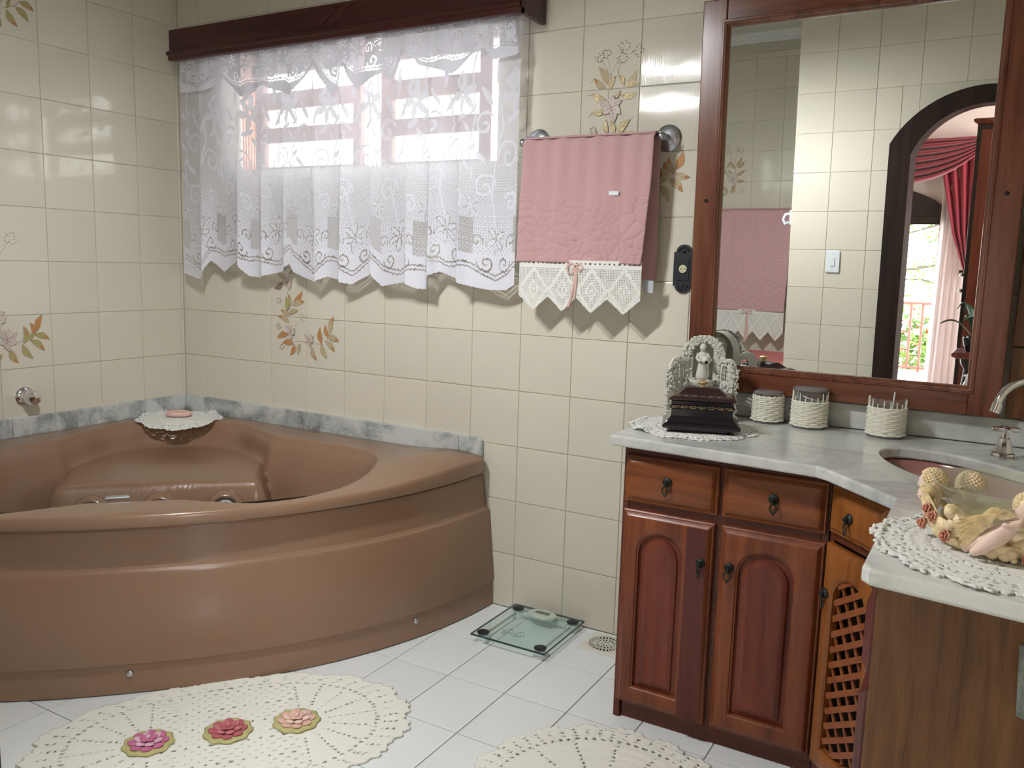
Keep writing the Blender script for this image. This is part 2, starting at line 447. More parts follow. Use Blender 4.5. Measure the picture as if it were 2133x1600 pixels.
# wall tiles, 20 x 20 cm, each a piece of its wall
def back_mat(u, z):
    return m_tile_rib if (2.13 < u < 2.34 and 1.6 < z < 2.0) else m_tile
zs = seq(0.0, CEIL, 0.2, 0.0)
tile_wall(wall_back, seq(0.0, XR, 0.1992, 0.5334 - 0.3984), zs,
          [(WX0, WX1, WZ0, WZ1), (2.44, 3.08, 0.98, 1.9), (0.02, 1.55, 0.0, 0.52), (2.36, XR, 0.0, 0.74)], lambda u, z: (u, 0.0, z), 0.0, back_mat)
tile_wall(wall_left, seq(-3.5, 0.0, 0.2008, -0.0152), zs, [(-1.55, -0.02, 0.0, 0.52), (-3.5, -2.4, 0.0, 0.8)],
          lambda u, z: (0.0, u, z), PI / 2, lambda u, z: m_tile)
AU = seq(2.005, XR, 0.2, 2.1955)
tile_wall(wall_front, AU, zs, [(ACX - 0.385, ACX + 0.385, 0.0, 2.0)], lambda u, z: (u, DY0, z), PI, lambda u, z: m_tile)
ac = arch_pts(.375, 1.70, .238, 40); acu = [p[0] for p in ac]; acz = [p[1] for p in ac]
for u0, u1 in zip(AU[:-1], AU[1:]):
    a0, a1 = max(u0, ACX - .385) + .0009, min(u1, ACX + .385) - .0009
    if a1 - a0 < .01: continue
    for z0, z1 in ((1.4, 1.6), (1.6, 1.8), (1.8, 2.0)):
        us_ = list(np.linspace(a0, a1, 9)); lo = [max(z0 + .0009, float(np.interp(u, acu, acz)) if abs(u - ACX) < .3749 else z0 + .0009) for u in us_]
        pts = [(u, min(l, z1 - .0009)) for u, l in zip(us_, lo)]
        if max(z1 - l for l in lo) < .012: continue
        P = pts + [(a1, z1 - .0009), (a0, z1 - .0009)]; P = [p for k, p in enumerate(P) if math.hypot(p[0] - P[k - 1][0], p[1] - P[k - 1][1]) > 1e-5]
        if len(P) > 2: MB().prism(P, DY0 - .006, DY0, lambda a, b, h: (a, h, b)).build('tile', m_tile, wall_front)
tile_wall(wall_recess, seq(0.6, 2.005, 0.2, 1.382), seq(0.0, 2.44, 0.2, 0.0), [], lambda u, z: (u, -3.5, z), PI, lambda u, z: m_tile)
# floor tiles 20 x 25 cm
TUBC = (0.215, -0.215)
fx = seq(0.0, XR, 0.2004, 1.6155); fy = seq(-3.5, 0.0, 0.2532, -0.5455)
for i in range(len(fx) - 1):
    for j in range(len(fy) - 1):
        xc, yc = (fx[i] + fx[i + 1]) / 2, (fy[j] + fy[j + 1]) / 2
        if math.hypot(max(fx[i + 1], 0.2) - 0.2, min(fy[j], -0.2) + 0.2) < 1.15: continue
        if (fy[j + 1] < -2.42 and xc > 2.15) or (xc < 0.8 and yc < -2.6): continue
        if xc > 3.1 and yc > -1.1: continue
        if fx[i + 1] - fx[i] < 0.01 or fy[j + 1] - fy[j] < 0.01: continue
        put_tile(floor, (xc, yc, 0.0), 0, fx[i + 1] - fx[i] - 0.0026, fy[j + 1] - fy[j] - 0.0026, m_floor_tile, True, 0.002, 'floor_tile')

# grey marble upstands round the tub
trim_1 = thing('trim_1', None, None, (0, 0, 0.555)); trim_1['kind'] = 'structure'
for (a, b) in ((0.018, 0.765), (0.767, 1.49)):
    MB().box(a, b, -0.018, -0.0002, 0.54, 0.617).build('marble_slab', m_marble_grey, trim_1, bevel=0.002)
pts = [(1.492, 0.54), (1.585, 0.54), (1.592, 0.548), (1.592, 0.595), (1.588, 0.607), (1.578, 0.615), (1.565, 0.617), (1.492, 0.617)]
MB().prism(pts, -0.018, -0.0002, lambda a, b, h: (a, h, b)).build('marble_slab', m_marble_grey, trim_1, bevel=0.003)
trim_2 = thing('trim_2', None, None, (0, 0, 0.555)); trim_2['kind'] = 'structure'
for (a, b) in ((-0.018, -0.795), (-0.797, -1.592)):
    MB().box(0.0002, 0.018, a, b, 0.54, 0.617).build('marble_slab', m_marble_grey, trim_2, bevel=0.002)
# plaster cornice over the recess wall, seen in the mirror
mb = MB()
prof = [(0, 0), (0.012, 0), (0.016, 0.012), (0.03, 0.02), (0.036, 0.035), (0.05, 0.045), (0.055, 0.06), (0.0, 0.06)]
mb.prism(prof, 0.02, 2.0, lambda a, b, h: (h, -3.5 + a, 2.5 + b))
trim_3 = structure('trim_3', mb, pmat('cornice_plaster', srgb(226, 230, 228), 0.6))

# window: wooden frame, two louvred sashes and their panes
window_1 = thing('window_1', None, None, ((WX0 + WX1) / 2, 0.12, WZ0)); window_1['kind'] = 'structure'
m_winwood = wood('window_wood', srgb(96, 56, 44), srgb(128, 84, 70), srgb(150, 104, 88), 'x', rough=0.5)
for n, (a, b, c, d) in (('window_sill', (WX0 - .15, WX1, WZ0 - .012, WZ0)), ('window_head', (WX0 - .15, WX1, WZ1 - 0.022, WZ1)), ('window_jamb', (WX0 - .159, WX0 - .137, WZ0, WZ1 - 0.022)), ('window_jamb', (WX1 - 0.004, WX1 + .02, WZ0, WZ1 - 0.022))):
    MB().box(a, b, 0.014, 0.198, c, d).build(n, m_winwood, window_1, bevel=0.002)
for (xa, xb) in ((0.436, 0.992), (1.091, 1.560)):
    fr = MB()
    fr.box(xa, xa + 0.05, 0.02, 0.05, WZ0, WZ1 - 0.022); fr.box(xb - 0.036, xb, 0.02, 0.05, WZ0, WZ1 - 0.022)
    so = fr.build('sash', m_winwood, window_1, bevel=0.003)
    for zc, hh in ((1.600, .006), (1.731, .030), (1.866, .034), (2.01, .04)):
        MB().box(xa + 0.05, xb - 0.036, 0.026, 0.044, zc - hh, zc + hh).build('glazing_bar', m_winwood, so, bevel=0.002)
    MB().box(xa + 0.04, xb - 0.03, 0.0345, 0.0365, WZ0 + 0.004, WZ1 - 0.03).build('pane', m_glass, so)
# louvred shutter folded back outside the left sash
sh = MB(); sh.box(0.222, 0.236, 0.1, 0.19, WZ0, 2.053); sho = sh.build('shutter', m_winwood, window_1)
m_slat_sunlit = pmat('sunlit_shutter_slat', srgb(200, 150, 124), 0.6)  # sunlight on the slats is put into their orange colour
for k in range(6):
    MB().box(0.238 + 0.0165 * k, 0.246 + 0.0165 * k, 0.135, 0.146, WZ0, 2.053).build('shutter_slat', m_slat_sunlit, sho)

# ------------------------------------------------------------------ painted flowers fired on the tiles (flat print)
C_TAN = pmat('print_tan', srgb(188, 172, 138), 0.16); C_OR = pmat('print_orange', srgb(186, 136, 88), 0.16)
C_GRN = pmat('print_olive', srgb(172, 162, 112), 0.16); C_LIL = pmat('print_lilac', srgb(200, 188, 182), 0.16)
C_BRN = pmat('print_brown', srgb(136, 116, 100), 0.16); C_ROSE = pmat('print_rose', srgb(184, 136, 136), 0.16)
C_GLIT = pmat('print_glitter', srgb(206, 190, 150), 0.3, metal=0.55, bump=1.0, bscale=420, var=0.6, vscale=420)
C_PET = pmat('print_petal', srgb(210, 200, 192), 0.16)
PRINTS = [C_TAN, C_OR, C_GRN, C_LIL, C_BRN, C_ROSE, C_GLIT, C_PET]
class Spray:
    def __init__(s, fn): s.mb = MB(); s.fn = fn; s.k = 0
    def poly(s, pts, mi):
        s.k += 1; h = 0.0003 + 0.000012 * s.k
        s.mb.cur = mi; s.mb.add([s.fn(u, z, h) for u, z in pts], [tuple(range(len(pts)))])
    def leaf(s, b, t, w, mi, tip=1):
        bx, bz = b; tx, tz = t; dx, dz = tx - bx, tz - bz; L = math.hypot(dx, dz); nx, nz = -dz / L, dx / L
        cur = 0.10 * L * (1 if (tx * 37 % 1) > 0.5 else -1)
        prof = [(0, .04), (.15, .55), (.35, 1), (.55, .95), (.75, .6), (.9, .25), (1, 0)]
        def P(t_, o): c = cur * math.sin(PI * t_); return (bx + dx * t_ + nx * (o * w + c), bz + dz * t_ + nz * (o * w + c))
        s.poly([P(a, o) for a, o in prof] + [P(a, -o) for a, o in prof[-2::-1]], mi)
        if tip is not None and mi != tip:
            pr = [(.62, .05), (.75, .55), (.9, .23), (1, 0)]
            s.poly([P(a, o) for a, o in pr] + [P(a, -o) for a, o in pr[-2::-1]], tip)
        s.line([P(0.05, 0), P(.35, 0), P(.7, 0), P(.98, 0)], 0.0004, 4)
        edge = [P(a, o) for a, o in prof] + [P(a, -o) for a, o in prof[-2::-1]]
        s.line(edge + [edge[0]], 0.0004, 4)
    def line(s, pts, w, mi):
        for (a, b) in zip(pts[:-1], pts[1:]):
            dx, dz = b[0] - a[0], b[1] - a[1]; L = math.hypot(dx, dz)
            if L < 1e-6: continue
            nx, nz = -dz / L * w, dx / L * w
            s.poly([(a[0] + nx, a[1] + nz), (b[0] + nx, b[1] + nz), (b[0] - nx, b[1] - nz), (a[0] - nx, a[1] - nz)], mi)
    def flower(s, c, r, mi=7, core=5):
        for k in range(6):
            a = PI / 6 + k * PI / 3 + 0.2 * math.sin(k * 5)
            rr = r * (0.85 + 0.2 * math.sin(k * 3.7))
            tip = (c[0] + rr * math.cos(a), c[1] + rr * math.sin(a))
            s.leaf(c, tip, r * 0.26, mi if k % 2 else 3, None)
        for k in range(4):
            a = 0.4 + k * PI / 2
            s.line([c, (c[0] + r * .5 * math.cos(a), c[1] + r * .45 * math.sin(a))], 0.0009, core)
        for k in range(9):
            a = k * 2.4; q = r * (0.2 + 0.05 * k)
            s.dot((c[0] + q * math.cos(a) * .6, c[1] - abs(q * math.sin(a)) * .7), r * 0.03, 4)
    def dot(s, c, r, mi, e=1.0):
        s.poly([(c[0] + r * math.cos(2 * PI * k / 6), c[1] + r * e * math.sin(2 * PI * k / 6)) for k in range(6)], mi)
    def seeds(s, c, r, base, n=13):
        rg = random.Random(int(c[0] * 1000) + n)
        s.line([base, c], 0.0005, 4)
        for k in range(n):
            a = 2 * PI * k / n + rg.uniform(-.2, .2); q = r * rg.uniform(.45, 1)
            p = (c[0] + q * math.cos(a), c[1] + q * math.sin(a))
            s.dot(p, 0.0028, 4, 0.7)
    def done(s, name, parent):
        s.mb.noflip = True
        return s.mb.build(name, PRINTS, parent)
SPRAYS_HERE = 1
L1=[((0.655,1.045),(0.639,1.095),0),((0.663,1.06),(0.713,1.109),1),((0.66,1.046),(0.725,1.066),0),((0.64,1.013),(0.592,1.029),0),((0.64,0.976),(0.577,1.0),0),((0.634,0.929),(0.57,0.908),1),((0.664,0.892),(0.598,0.889),1),((0.669,0.89),(0.643,0.842),1),((0.701,0.896),(0.688,0.847),0),((0.762,0.886),(0.789,0.833),0),((0.813,0.901),(0.845,0.845),0),((0.815,0.901),(0.809,0.969),1),((0.853,0.929),(0.834,0.98),1),((0.861,0.949),(0.879,1.015),0),((0.847,0.93),(0.908,0.918),0),((0.838,0.914),(0.884,0.874),0),((0.607,1.14),(0.558,1.114),4),((0.627,1.152),(0.577,1.172),0),((0.642,1.174),(0.662,1.196),0),((0.643,1.013),(0.69,1.03),0),((0.628,1.023),(0.626,1.086),2)]
F1=[((0.637,1.141),0.025),((0.652,0.943),0.027),((0.755,0.917),0.025)]
S1=[((0.583,1.065),0.016,(0.62,1.012)),((0.714,1.0),0.019,(0.67,0.963)),((0.579,0.957),0.013,(0.619,0.93)),((0.595,0.872),0.013,(0.634,0.882))]
T1=[[(0.629,1.104),(0.641,1.049),(0.638,1.005)],[(0.664,0.899),(0.694,0.905),(0.738,0.899)],[(0.832,0.909),(0.844,0.923),(0.863,0.953)],[(0.782,0.899),(0.82,0.9)]]
L2=[((2.019,1.815),(1.986,1.869),1),((2.013,1.804),(1.972,1.837),1),((2.025,1.798),(2.047,1.839),6),((2.075,1.808),(2.055,1.841),6),((2.088,1.813),(2.116,1.849),6),((2.08,1.805),(2.129,1.81),6),((2.016,1.766),(1.967,1.789),6),((2.068,1.777),(2.12,1.781),6),((2.042,1.771),(2.064,1.792),6),((2.014,1.735),(1.968,1.73),6),((2.045,1.66),(2.035,1.703),6),((2.061,1.659),(2.102,1.703),6),((2.068,1.657),(2.115,1.666),6),((2.026,1.661),(2.019,1.706),6)]
F2=[((2.035,1.742),0.05)]
S2=[((1.989,1.898),0.018,(2.03,1.836)),((2.011,1.909),0.016,(2.03,1.842)),((2.071,1.925),0.022,(2.031,1.848)),((2.066,1.889),0.02,(2.054,1.858)),((2.118,1.911),0.02,(2.076,1.898)),((1.977,1.674),0.016,(1.999,1.658))]
T2=[[(2.029,1.848),(2.026,1.815),(2.021,1.782),(2.033,1.742)],[(2.054,1.861),(2.055,1.84)],[(1.96,1.824),(1.972,1.837)],[(1.951,1.784),(1.969,1.787)],[(1.956,1.716),(1.968,1.73)],[(2.102,1.707),(2.113,1.71)]]
L3=[((2.258,1.543),(2.279,1.601),1),((2.253,1.532),(2.233,1.583),0),((2.259,1.534),(2.307,1.52),0),((2.238,1.516),(2.285,1.475),0),((2.208,1.498),(2.242,1.447),0),((2.218,1.506),(2.222,1.569),0),((2.202,1.507),(2.19,1.568),1)]
T3=[[(2.2,1.5),(2.23,1.512),(2.265,1.55)],[(2.278,1.597),(2.279,1.617)]]
L4=[((-0.675,0.937),(-0.653,1.0),1),((-0.684,0.922),(-0.702,0.971),1),((-0.718,0.907),(-0.727,0.959),2),((-0.705,0.903),(-0.679,0.939),2),((-0.685,0.924),(-0.628,0.903),2),((-0.703,0.905),(-0.65,0.861),2),((-0.735,0.89),(-0.695,0.834),2),((-0.781,0.876),(-0.752,0.822),2),((-0.729,0.893),(-0.718,0.941),2),((-0.811,0.86),(-0.833,0.819),2),((-0.822,0.907),(-0.864,0.89),2)]
F4=[((-0.79,0.915),0.05),((-0.83,0.993),0.05)]
S4=[((-0.759,1.28),0.026,(-0.805,1.214)),((-0.807,0.986),0.02,(-0.826,0.941))]
L5=[((-0.723,2.094),(-0.713,2.126),2),((-0.681,2.125),(-0.626,2.105),2),((-0.696,2.104),(-0.649,2.062),2),((-0.728,2.087),(-0.69,2.036),2),((-0.755,2.054),(-0.749,2.022),2),((-0.687,2.13),(-0.676,2.151),2)]
T4=[[(-0.759,0.9),(-0.705,0.905),(-0.683,0.929)],[(-0.737,2.09),(-0.695,2.109),(-0.681,2.128)]]
def do_spray(parent, fn, L, F, S, T, name='flower_print'):
    sp = Spray(fn)
    for l in T: sp.line(l, 0.0009, 4)
    for c, r, b in S: sp.seeds(c, r, b)
    for b, t, m in L:
        w = 0.2 * math.hypot(b[0] - t[0], b[1] - t[1]); sp.leaf(b, t, max(0.006, min(0.0125, w)), m, 1 if m in (0, 2) and (b[0] * 53 % 1) > .35 else None)
    for c, r in F: sp.flower(c, r)
    return sp.done(name, parent)
fb = lambda u, z, h: (u, -h, z)
fl = lambda u, z, h: (h, u, z)
do_spray(wall_back, fb, L1, [(c, r * 1.25) for c, r in F1], S1, T1)
L2 = [(b, t, 0 if m == 1 else m) for b, t, m in L2]
do_spray(wall_back, fb, L2, F2, S2, T2)
do_spray(wall_back, fb, L3, [], [], T3)
do_spray(wall_left, fl, L4, F4, S4, T4[:1])
do_spray(wall_left, fl, L5, [((-0.78, 2.09), 0.05)], [], T4[1:])
# the same spray on the recess wall, seen in the mirror
sh2 = lambda p: (1.25 + (2.035 - p[0]) * 1.2, 1.62 + (p[1] - 1.742) * 1.2)
do_spray(wall_recess, lambda u, z, h: (u, -3.5 + h, z), [(sh2(b), sh2(t), 4 if m in (1,) else 0) for b, t, m in L2], [(sh2(F2[0][0]), 0.055)], [(sh2(c), r, sh2(b)) for c, r, b in S2], [[sh2(p) for p in l] for l in T2])

# ================================================================== BATHTUB
tub = thing('bathtub', 'brown acrylic corner bathtub with curved front apron', 'bathtub', (0.8, -0.8, 0))
def r_apron(phi, z):
    f = min(1.0, abs(phi) / math.radians(53.5))
    return 1.298 + 0.157 * f ** 1.5 - 0.045 * (z / 0.5) * f ** 2.5
def r_rim(phi):
    f = min(1.0, abs(phi) / math.radians(53.5)); return 1.335 + 0.085 * f ** 1.6
prof = [(0.004, -0.006), (0.086, -0.006), (0.094, 0.003), (0.100, 0.004), (0.352, 0.002), (0.362, -0.001), (0.368, -0.008), (0.376, -0.012), (0.478, -0.014), (0.486, -0.017), (0.490, -0.026), (0.490, -0.09)]
NA = 96; L = []
for z, d in prof:
    ring = []
    for k in range(NA + 1):
        th = math.radians(8.45 - 106.9 * k / NA); phi = th + PI / 4
        r = r_apron(phi, z) + d
        x, y = TUBC[0] + r * math.cos(th), TUBC[1] + r * math.sin(th)
        ring.append((max(x, 0.003), min(y, -0.003), z))
    L.append(ring)
apron = MB().loops(L, False).build('apron', m_tub, tub, smooth=0.32)
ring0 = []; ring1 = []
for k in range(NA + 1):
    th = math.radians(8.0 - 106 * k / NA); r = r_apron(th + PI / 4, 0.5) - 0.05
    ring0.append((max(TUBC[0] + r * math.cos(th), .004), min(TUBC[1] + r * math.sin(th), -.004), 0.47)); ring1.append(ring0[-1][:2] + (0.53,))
MB().loops([ring0, ring1], False).build('gap_shade_strip', m_dark, tub)  # dark strip painting the shade between rim and apron
for (x, y) in ((1.13, -1.135), (1.576, -0.395)):
    d = Vector((x - TUBC[0], y - TUBC[1], 0)).normalized(); th = math.atan2(d.y, d.x)
    c = Vector((TUBC[0], TUBC[1], 0.062)) + d * (r_apron(th + PI / 4, 0.06) - 0.007)
    u = Vector((-d.y, d.x, 0))
    MB().lathe([(0.0105, 0), (0.0105, 0.003), (0.009, 0.006), (0.005, 0.008), (0, 0.0085)], 16, c, (u, Vector((0, 0, 1)), d)).build('screw_cap', m_steel, tub, smooth=SM)
Q = Vector((0.75, -0.75))
half = [(.205, -.205), (.33, -.125), (.46, -.098), (.60, -.145), (.75, -.205), (.95, -.20), (1.12, -.185), (1.25, -.205), (1.335, -.30), (1.40, -.44), (1.425, -.58), (1.405, -.75), (1.34, -.865), (1.225, -.92), (1.13, -.96), (1.045, -1.045)]
full = half + [(-y, -x) for x, y in half[-2:0:-1]]
pol = sorted([(math.atan2(y - Q.y, x - Q.x), math.hypot(x - Q.x, y - Q.y)) for x, y in full])
pa = np.array([p[0] for p in pol]); pr_ = np.array([p[1] for p in pol])
pa3 = np.r_[pa - 2 * PI, pa, pa + 2 * PI]; pr3 = np.r_[pr_, pr_, pr_]
def r_in(a):
    ks = np.linspace(-0.04, 0.04, 7)
    return float(np.mean(np.interp(a + ks, pa3, pr3)))
def r_out(a):
    lo, hi = 0.0, 2.0; c, s = math.cos(a), math.sin(a)
    for _ in range(40):
        r = (lo + hi) / 2; x, y = Q.x + r * c, Q.y + r * s
        th = math.atan2(y - TUBC[1], x - TUBC[0]); ph = th + PI / 4
        ok = x > 0.0195 and y < -0.0195 and math.hypot(x - TUBC[0], y - TUBC[1]) < r_rim(ph)
        lo, hi = (r, hi) if ok else (lo, r)
    return lo
def sstep(a, b, x):
    t = max(0.0, min(1.0, (x - a) / (b - a))); return t * t * (3 - 2 * t)
def bump(x, y):
    return bump0(x, y) - 0.014 * sstep(1.25, 1.65, (x - y) / 1.0 * .7071 + .25)
def bump0(x, y):
    g = lambda u, v: 0.034 * math.exp(-(((u - 1.5) / .13) ** 2 + ((v + .2) / .2) ** 2))
    return g(x, y) + g(-y, -x)
NR = 240; angs = [-PI + 2 * PI * k / NR for k in range(NR)]
RO = [r_out(a) for a in angs]; RI = [min(r_in(a), o - .042) for a, o in zip(angs, RO)]
rings = []
def ring(fr, fz):
    R = []
    for a, ri, ro in zip(angs, RI, RO):
        r = fr(ri, ro); x, y = Q.x + r * math.cos(a), Q.y + r * math.sin(a)
        R.append((x, y, fz(x, y, ri, r)))
    rings.append(R)
ring(lambda i, o: o - 0.05, lambda x, y, i, r: 0.499); ring(lambda i, o: o - 0.004, lambda x, y, i, r: 0.499)
ring(lambda i, o: o, lambda x, y, i, r: 0.503); ring(lambda i, o: o - 0.001, lambda x, y, i, r: 0.540 + bump(x, y)); ring(lambda i, o: o - 0.004, lambda x, y, i, r: 0.547 + bump(x, y))
ring(lambda i, o: o - 0.010, lambda x, y, i, r: 0.55 + bump(x, y))
for f in (0.3, 0.6, 0.85): ring(lambda i, o, f=f: (o - 0.01) * (1 - f) + (i + 0.014) * f, lambda x, y, i, r: 0.55 + bump(x, y))
ring(lambda i, o: i + 0.014, lambda x, y, i, r: 0.55 + bump(x, y)); ring(lambda i, o: i + 0.006, lambda x, y, i, r: 0.548 + bump(x, y)); ring(lambda i, o: i + 0.001, lambda x, y, i, r: 0.541 + bump(x, y) * .9)
BT = [(0, .10), (.4, .11), (.66, .125), (.76, .165), (.84, .27), (.91, .40), (.965, .50), (.985, .524), (1.0, .536)]
W_ = Vector((-.70711, .70711)); LAT = Vector((.70711, .70711))
def basin(x, y, i, r):
    z = interp(BT, r / i) + bump(x, y) * max(0, (r / i - .8) * 5) * .8
    d = Vector((x - Q.x, y - Q.y)); w = d.dot(W_); l = d.dot(LAT)
    S = sstep(.06, .175, w + 0.22 * l * l) * sstep(.46, .33, abs(l))
    seat = (0.435 + 0.012 * sstep(.2, .5, w)) * S
    # bosses that carry the jets
    return max(z, seat)
for t in [.995, .985, .97, .955, .94, .92, .9, .88, .86, .84, .82, .8, .78, .76, .74, .72, .70, .67, .64, .61, .58, .55, .52, .49, .46, .43, .40, .37, .34, .31, .28, .255, .235, .215, .195, .175, .155, .135, .115, .095, .07, .045, .02]:
    ring(lambda i, o, t=t: i * t, basin)
MB().loops(rings, True, False, True).build('tub_shell', m_tub, tub, smooth=1.0)
for lj in (-.22, 0.0, .22):
    c2 = Q + W_ * 0.100 + LAT * lj; n = Vector((.70711, -.70711, 0.25)).normalized(); u = Vector((.70711, .70711, 0)); v = n.cross(u)
    c = Vector((c2.x, c2.y, 0.345))
    MB().lathe([(0.038, -0.02), (0.038, 0.006), (0.034, 0.011), (0.028, 0.011), (0.025, 0.006), (0.016, 0.004), (0.015, 0.012), (0.009, 0.013), (0.008, 0.002), (0, 0.002)], 28, c, (u, v, n)).build('jet', m_steel, tub, smooth=SM)
    MB().lathe([(0.070, -0.03), (0.066, -0.008), (0.058, 0.004), (0.049, 0.007), (0.043, 0.003), (0.042, -0.02)], 28, c, (u, v, n)).build('jet_collar', m_tub, tub, smooth=SM)
mb = MB(); c = Vector((1.0, -1.06, 0.5365)); u = Vector((.64, .768, 0)); v = Vector((-.768, .64, 0))
mb.loops([[c + u * a * s_ + v * b * s_ + Vector((0, 0, h)) for a, b in ((-.034, -.012), (.034, -.012), (.03, .012), (-.036, .012))] for s_, h in ((1, 0), (1, .004), (.85, .007))], True, True, True)
mb.build('air_control', m_steel, tub, bevel=0.001)

# chrome shower valve knob on the left wall
kn = thing('wall_tap', 'chrome knob tap on the tiled wall above the bathtub', 'tap', (0.0, -0.737, 0.694))
X, Y, Zv = Vector((1, 0, 0)), Vector((0, 1, 0)), Vector((0, 0, 1))
MB().lathe([(0.036, 0), (0.036, 0.004), (0.031, 0.009), (0.026, 0.012), (0.026, 0.030), (0.022, 0.032)], 28, (0.0, -0.737, 0.694), (Y, Zv, X)).build('flange', m_chrome, kn, smooth=SM)
MB().lathe([(0.018, 0.03), (0.018, 0.036), (0.026, 0.038), (0.027, 0.062), (0.023, 0.072), (0.012, 0.076), (0, 0.0765)], 28, (0.0, -0.737, 0.694), (Y, Zv, X), fn=lambda a, h: 1 + (0.035 * math.cos(6 * a) if .037 < h < .07 else 0)).build('knob', m_chrome, kn, smooth=SM)

# ================================================================== LACE CANVAS (which threads are dense, sheer or open)
class Canvas:
    def __init__(s, w, h, cell, fill=0):
        s.c = cell; s.nx = int(round(w / cell)); s.ny = int(round(h / cell)); s.a = np.full((s.ny, s.nx), fill, dtype=np.int8)
        s.X, s.Y = np.meshgrid((np.arange(s.nx) + .5) * cell, (np.arange(s.ny) + .5) * cell)
    def win(s, x0, x1, y0, y1):
        c = s.c
        return slice(max(0, int(y0 / c)), min(s.ny, int(y1 / c) + 2)), slice(max(0, int(x0 / c)), min(s.nx, int(x1 / c) + 2))
    def stroke(s, pts, w, val):
        for (a, b) in zip(pts[:-1], pts[1:]):
            sl = s.win(min(a[0], b[0]) - w, max(a[0], b[0]) + w, min(a[1], b[1]) - w, max(a[1], b[1]) + w)
            X_, Y_ = s.X[sl], s.Y[sl]
            if X_.size == 0: continue
            dx, dy = b[0] - a[0], b[1] - a[1]; L2 = dx * dx + dy * dy + 1e-12
            t = np.clip(((X_ - a[0]) * dx + (Y_ - a[1]) * dy) / L2, 0, 1)
            s.a[sl][(X_ - a[0] - t * dx) ** 2 + (Y_ - a[1] - t * dy) ** 2 < w * w] = val
    def ell(s, c, a, b, ang, val, ringw=None):
        m = max(a, b); sl = s.win(c[0] - m, c[0] + m, c[1] - m, c[1] + m); X_, Y_ = s.X[sl] - c[0], s.Y[sl] - c[1]
        if X_.size == 0: return
        ca, sa = math.cos(ang), math.sin(ang)
        q = np.sqrt(((X_ * ca + Y_ * sa) / a) ** 2 + ((-X_ * sa + Y_ * ca) / b) ** 2)
        msk = q < 1
        if ringw: msk &= q > 1 - ringw / min(a, b)
        s.a[sl][msk] = val
    def net(s, x0, x1, y0, y1, val=2, p=2):
        sl = s.win(x0, x1, y0, y1); I = np.indices(s.a[sl].shape)
        s.a[sl][((I[0] // 1 + I[1]) % p == 0)] = val
def spiral(c, r, turns, a0, d=1, n=26):
    return [(c[0] + r * (1 - .88 * k / n) * math.cos(a0 + d * 2 * PI * turns * k / n), c[1] + r * (1 - .88 * k / n) * math.sin(a0 + d * 2 * PI * turns * k / n)) for k in range(n + 1)]
def bloom(cv, c, r, val, w, inner=None):
    for k in range(6):
        a = k * PI / 3 + .35; p = (c[0] + .6 * r * math.cos(a), c[1] + .6 * r * math.sin(a))
        cv.ell(p, .5 * r, .22 * r, a, val)
        if inner is not None: cv.ell(p, .5 * r - w, .22 * r - w, a, inner)

# ================================================================== WINDOW DRESSING
corn = thing('curtain_cornice', 'dark wooden box cornice above the lace curtain', 'curtain cornice', (0.96, -0.1, 2.08))
cx0, cx1, cy = 0.152, 1.79, -0.165
mb = MB(); mb.box(cx0, cx1, cy, cy + 0.02, 2.034, 2.135); mb.box(cx0, cx0 + 0.02, cy + 0.02, -0.002, 2.034, 2.135); mb.box(cx1 - 0.02, cx1, cy + 0.02, -0.002, 2.02, 2.135)
mb.build('board', m_wood_corn, corn, bevel=0.002)
mb = MB(); mb.loops([[(cx0 - a, cy - a, z), (cx1 + a * 0, cy - a, z)] for a, z in ((0.0, 2.056), (0.006, 2.052), (0.009, 2.046), (0.008, 2.038), (0.003, 2.033), (0.003, 2.018), (-0.002, 2.015), (-0.018, 2.015))], False)
mb.build('moulding', m_wood_corn, corn, smooth=0.6)
mb = MB(); mb.box(cx0, cx1 - .02, cy + 0.02, -0.002, 2.128, 2.134); mb.build('top_board', m_wood_corn, corn)
for (xa, xb) in ((0.945, 1.055), (1.0, 1.10)):
    mb = MB(); P = [(xa, 2.06), (xa + .02, 2.06), (xa + .11, 2.125), (xa + .085, 2.125)]
    mb.prism(P, cy - 0.004, cy + .002, lambda a, b, h: (a, h, b)); mb.build('carved_bar', m_wood_corn, corn, bevel=0.0015)
MB().box(1.13, 1.75, cy - .003, cy + .002, 2.115, 2.122).build('carved_bar', m_wood_corn, corn, bevel=0.0015)

HEM = [(.108, 1.195), (.112, 1.168), (.16, 1.152), (.20, 1.140), (.232, 1.145), (.234, 1.16), (.276, 1.218), (.355, 1.172), (.44, 1.222), (.515, 1.160), (.555, 1.156), (.66, 1.183), (.735, 1.215), (.752, 1.185), (.85, 1.148), (.92, 1.172), (1.04, 1.146), (1.125, 1.195), (1.185, 1.144), (1.275, 1.165), (1.35, 1.142), (1.392, 1.142), (1.398, 1.188), (1.435, 1.206), (1.50, 1.182), (1.54, 1.168), (1.63, 1.150), (1.71, 1.152), (1.742, 1.17)]
FOLDS = [.235, .46, .58, .69, .86, 1.0, 1.13, 1.29, 1.40, 1.52, 1.66]
def fold(u, t):
    """depth of the drape: soft pleats that open towards the hem"""
    x = 0.125 + 1.62 * u; s = 0.0
    for k, c in enumerate(FOLDS):
        w = .035 + .012 * math.sin(k * 2.1)
        s += (0.020 + 0.010 * math.sin(k * 1.7)) * math.exp(-((x - c) / w) ** 2)
    return s * (0.45 + 0.75 * t) - 0.006 * math.sin(x * 23) * t
CW, CH, CELL = 2.16, 0.88, 0.0042
cv = Canvas(CW, CH, CELL, 0)
BAY = (np.array([[0, 8, 2, 10], [12, 4, 14, 6], [3, 11, 1, 9], [15, 7, 13, 5]]) + .5) / 16
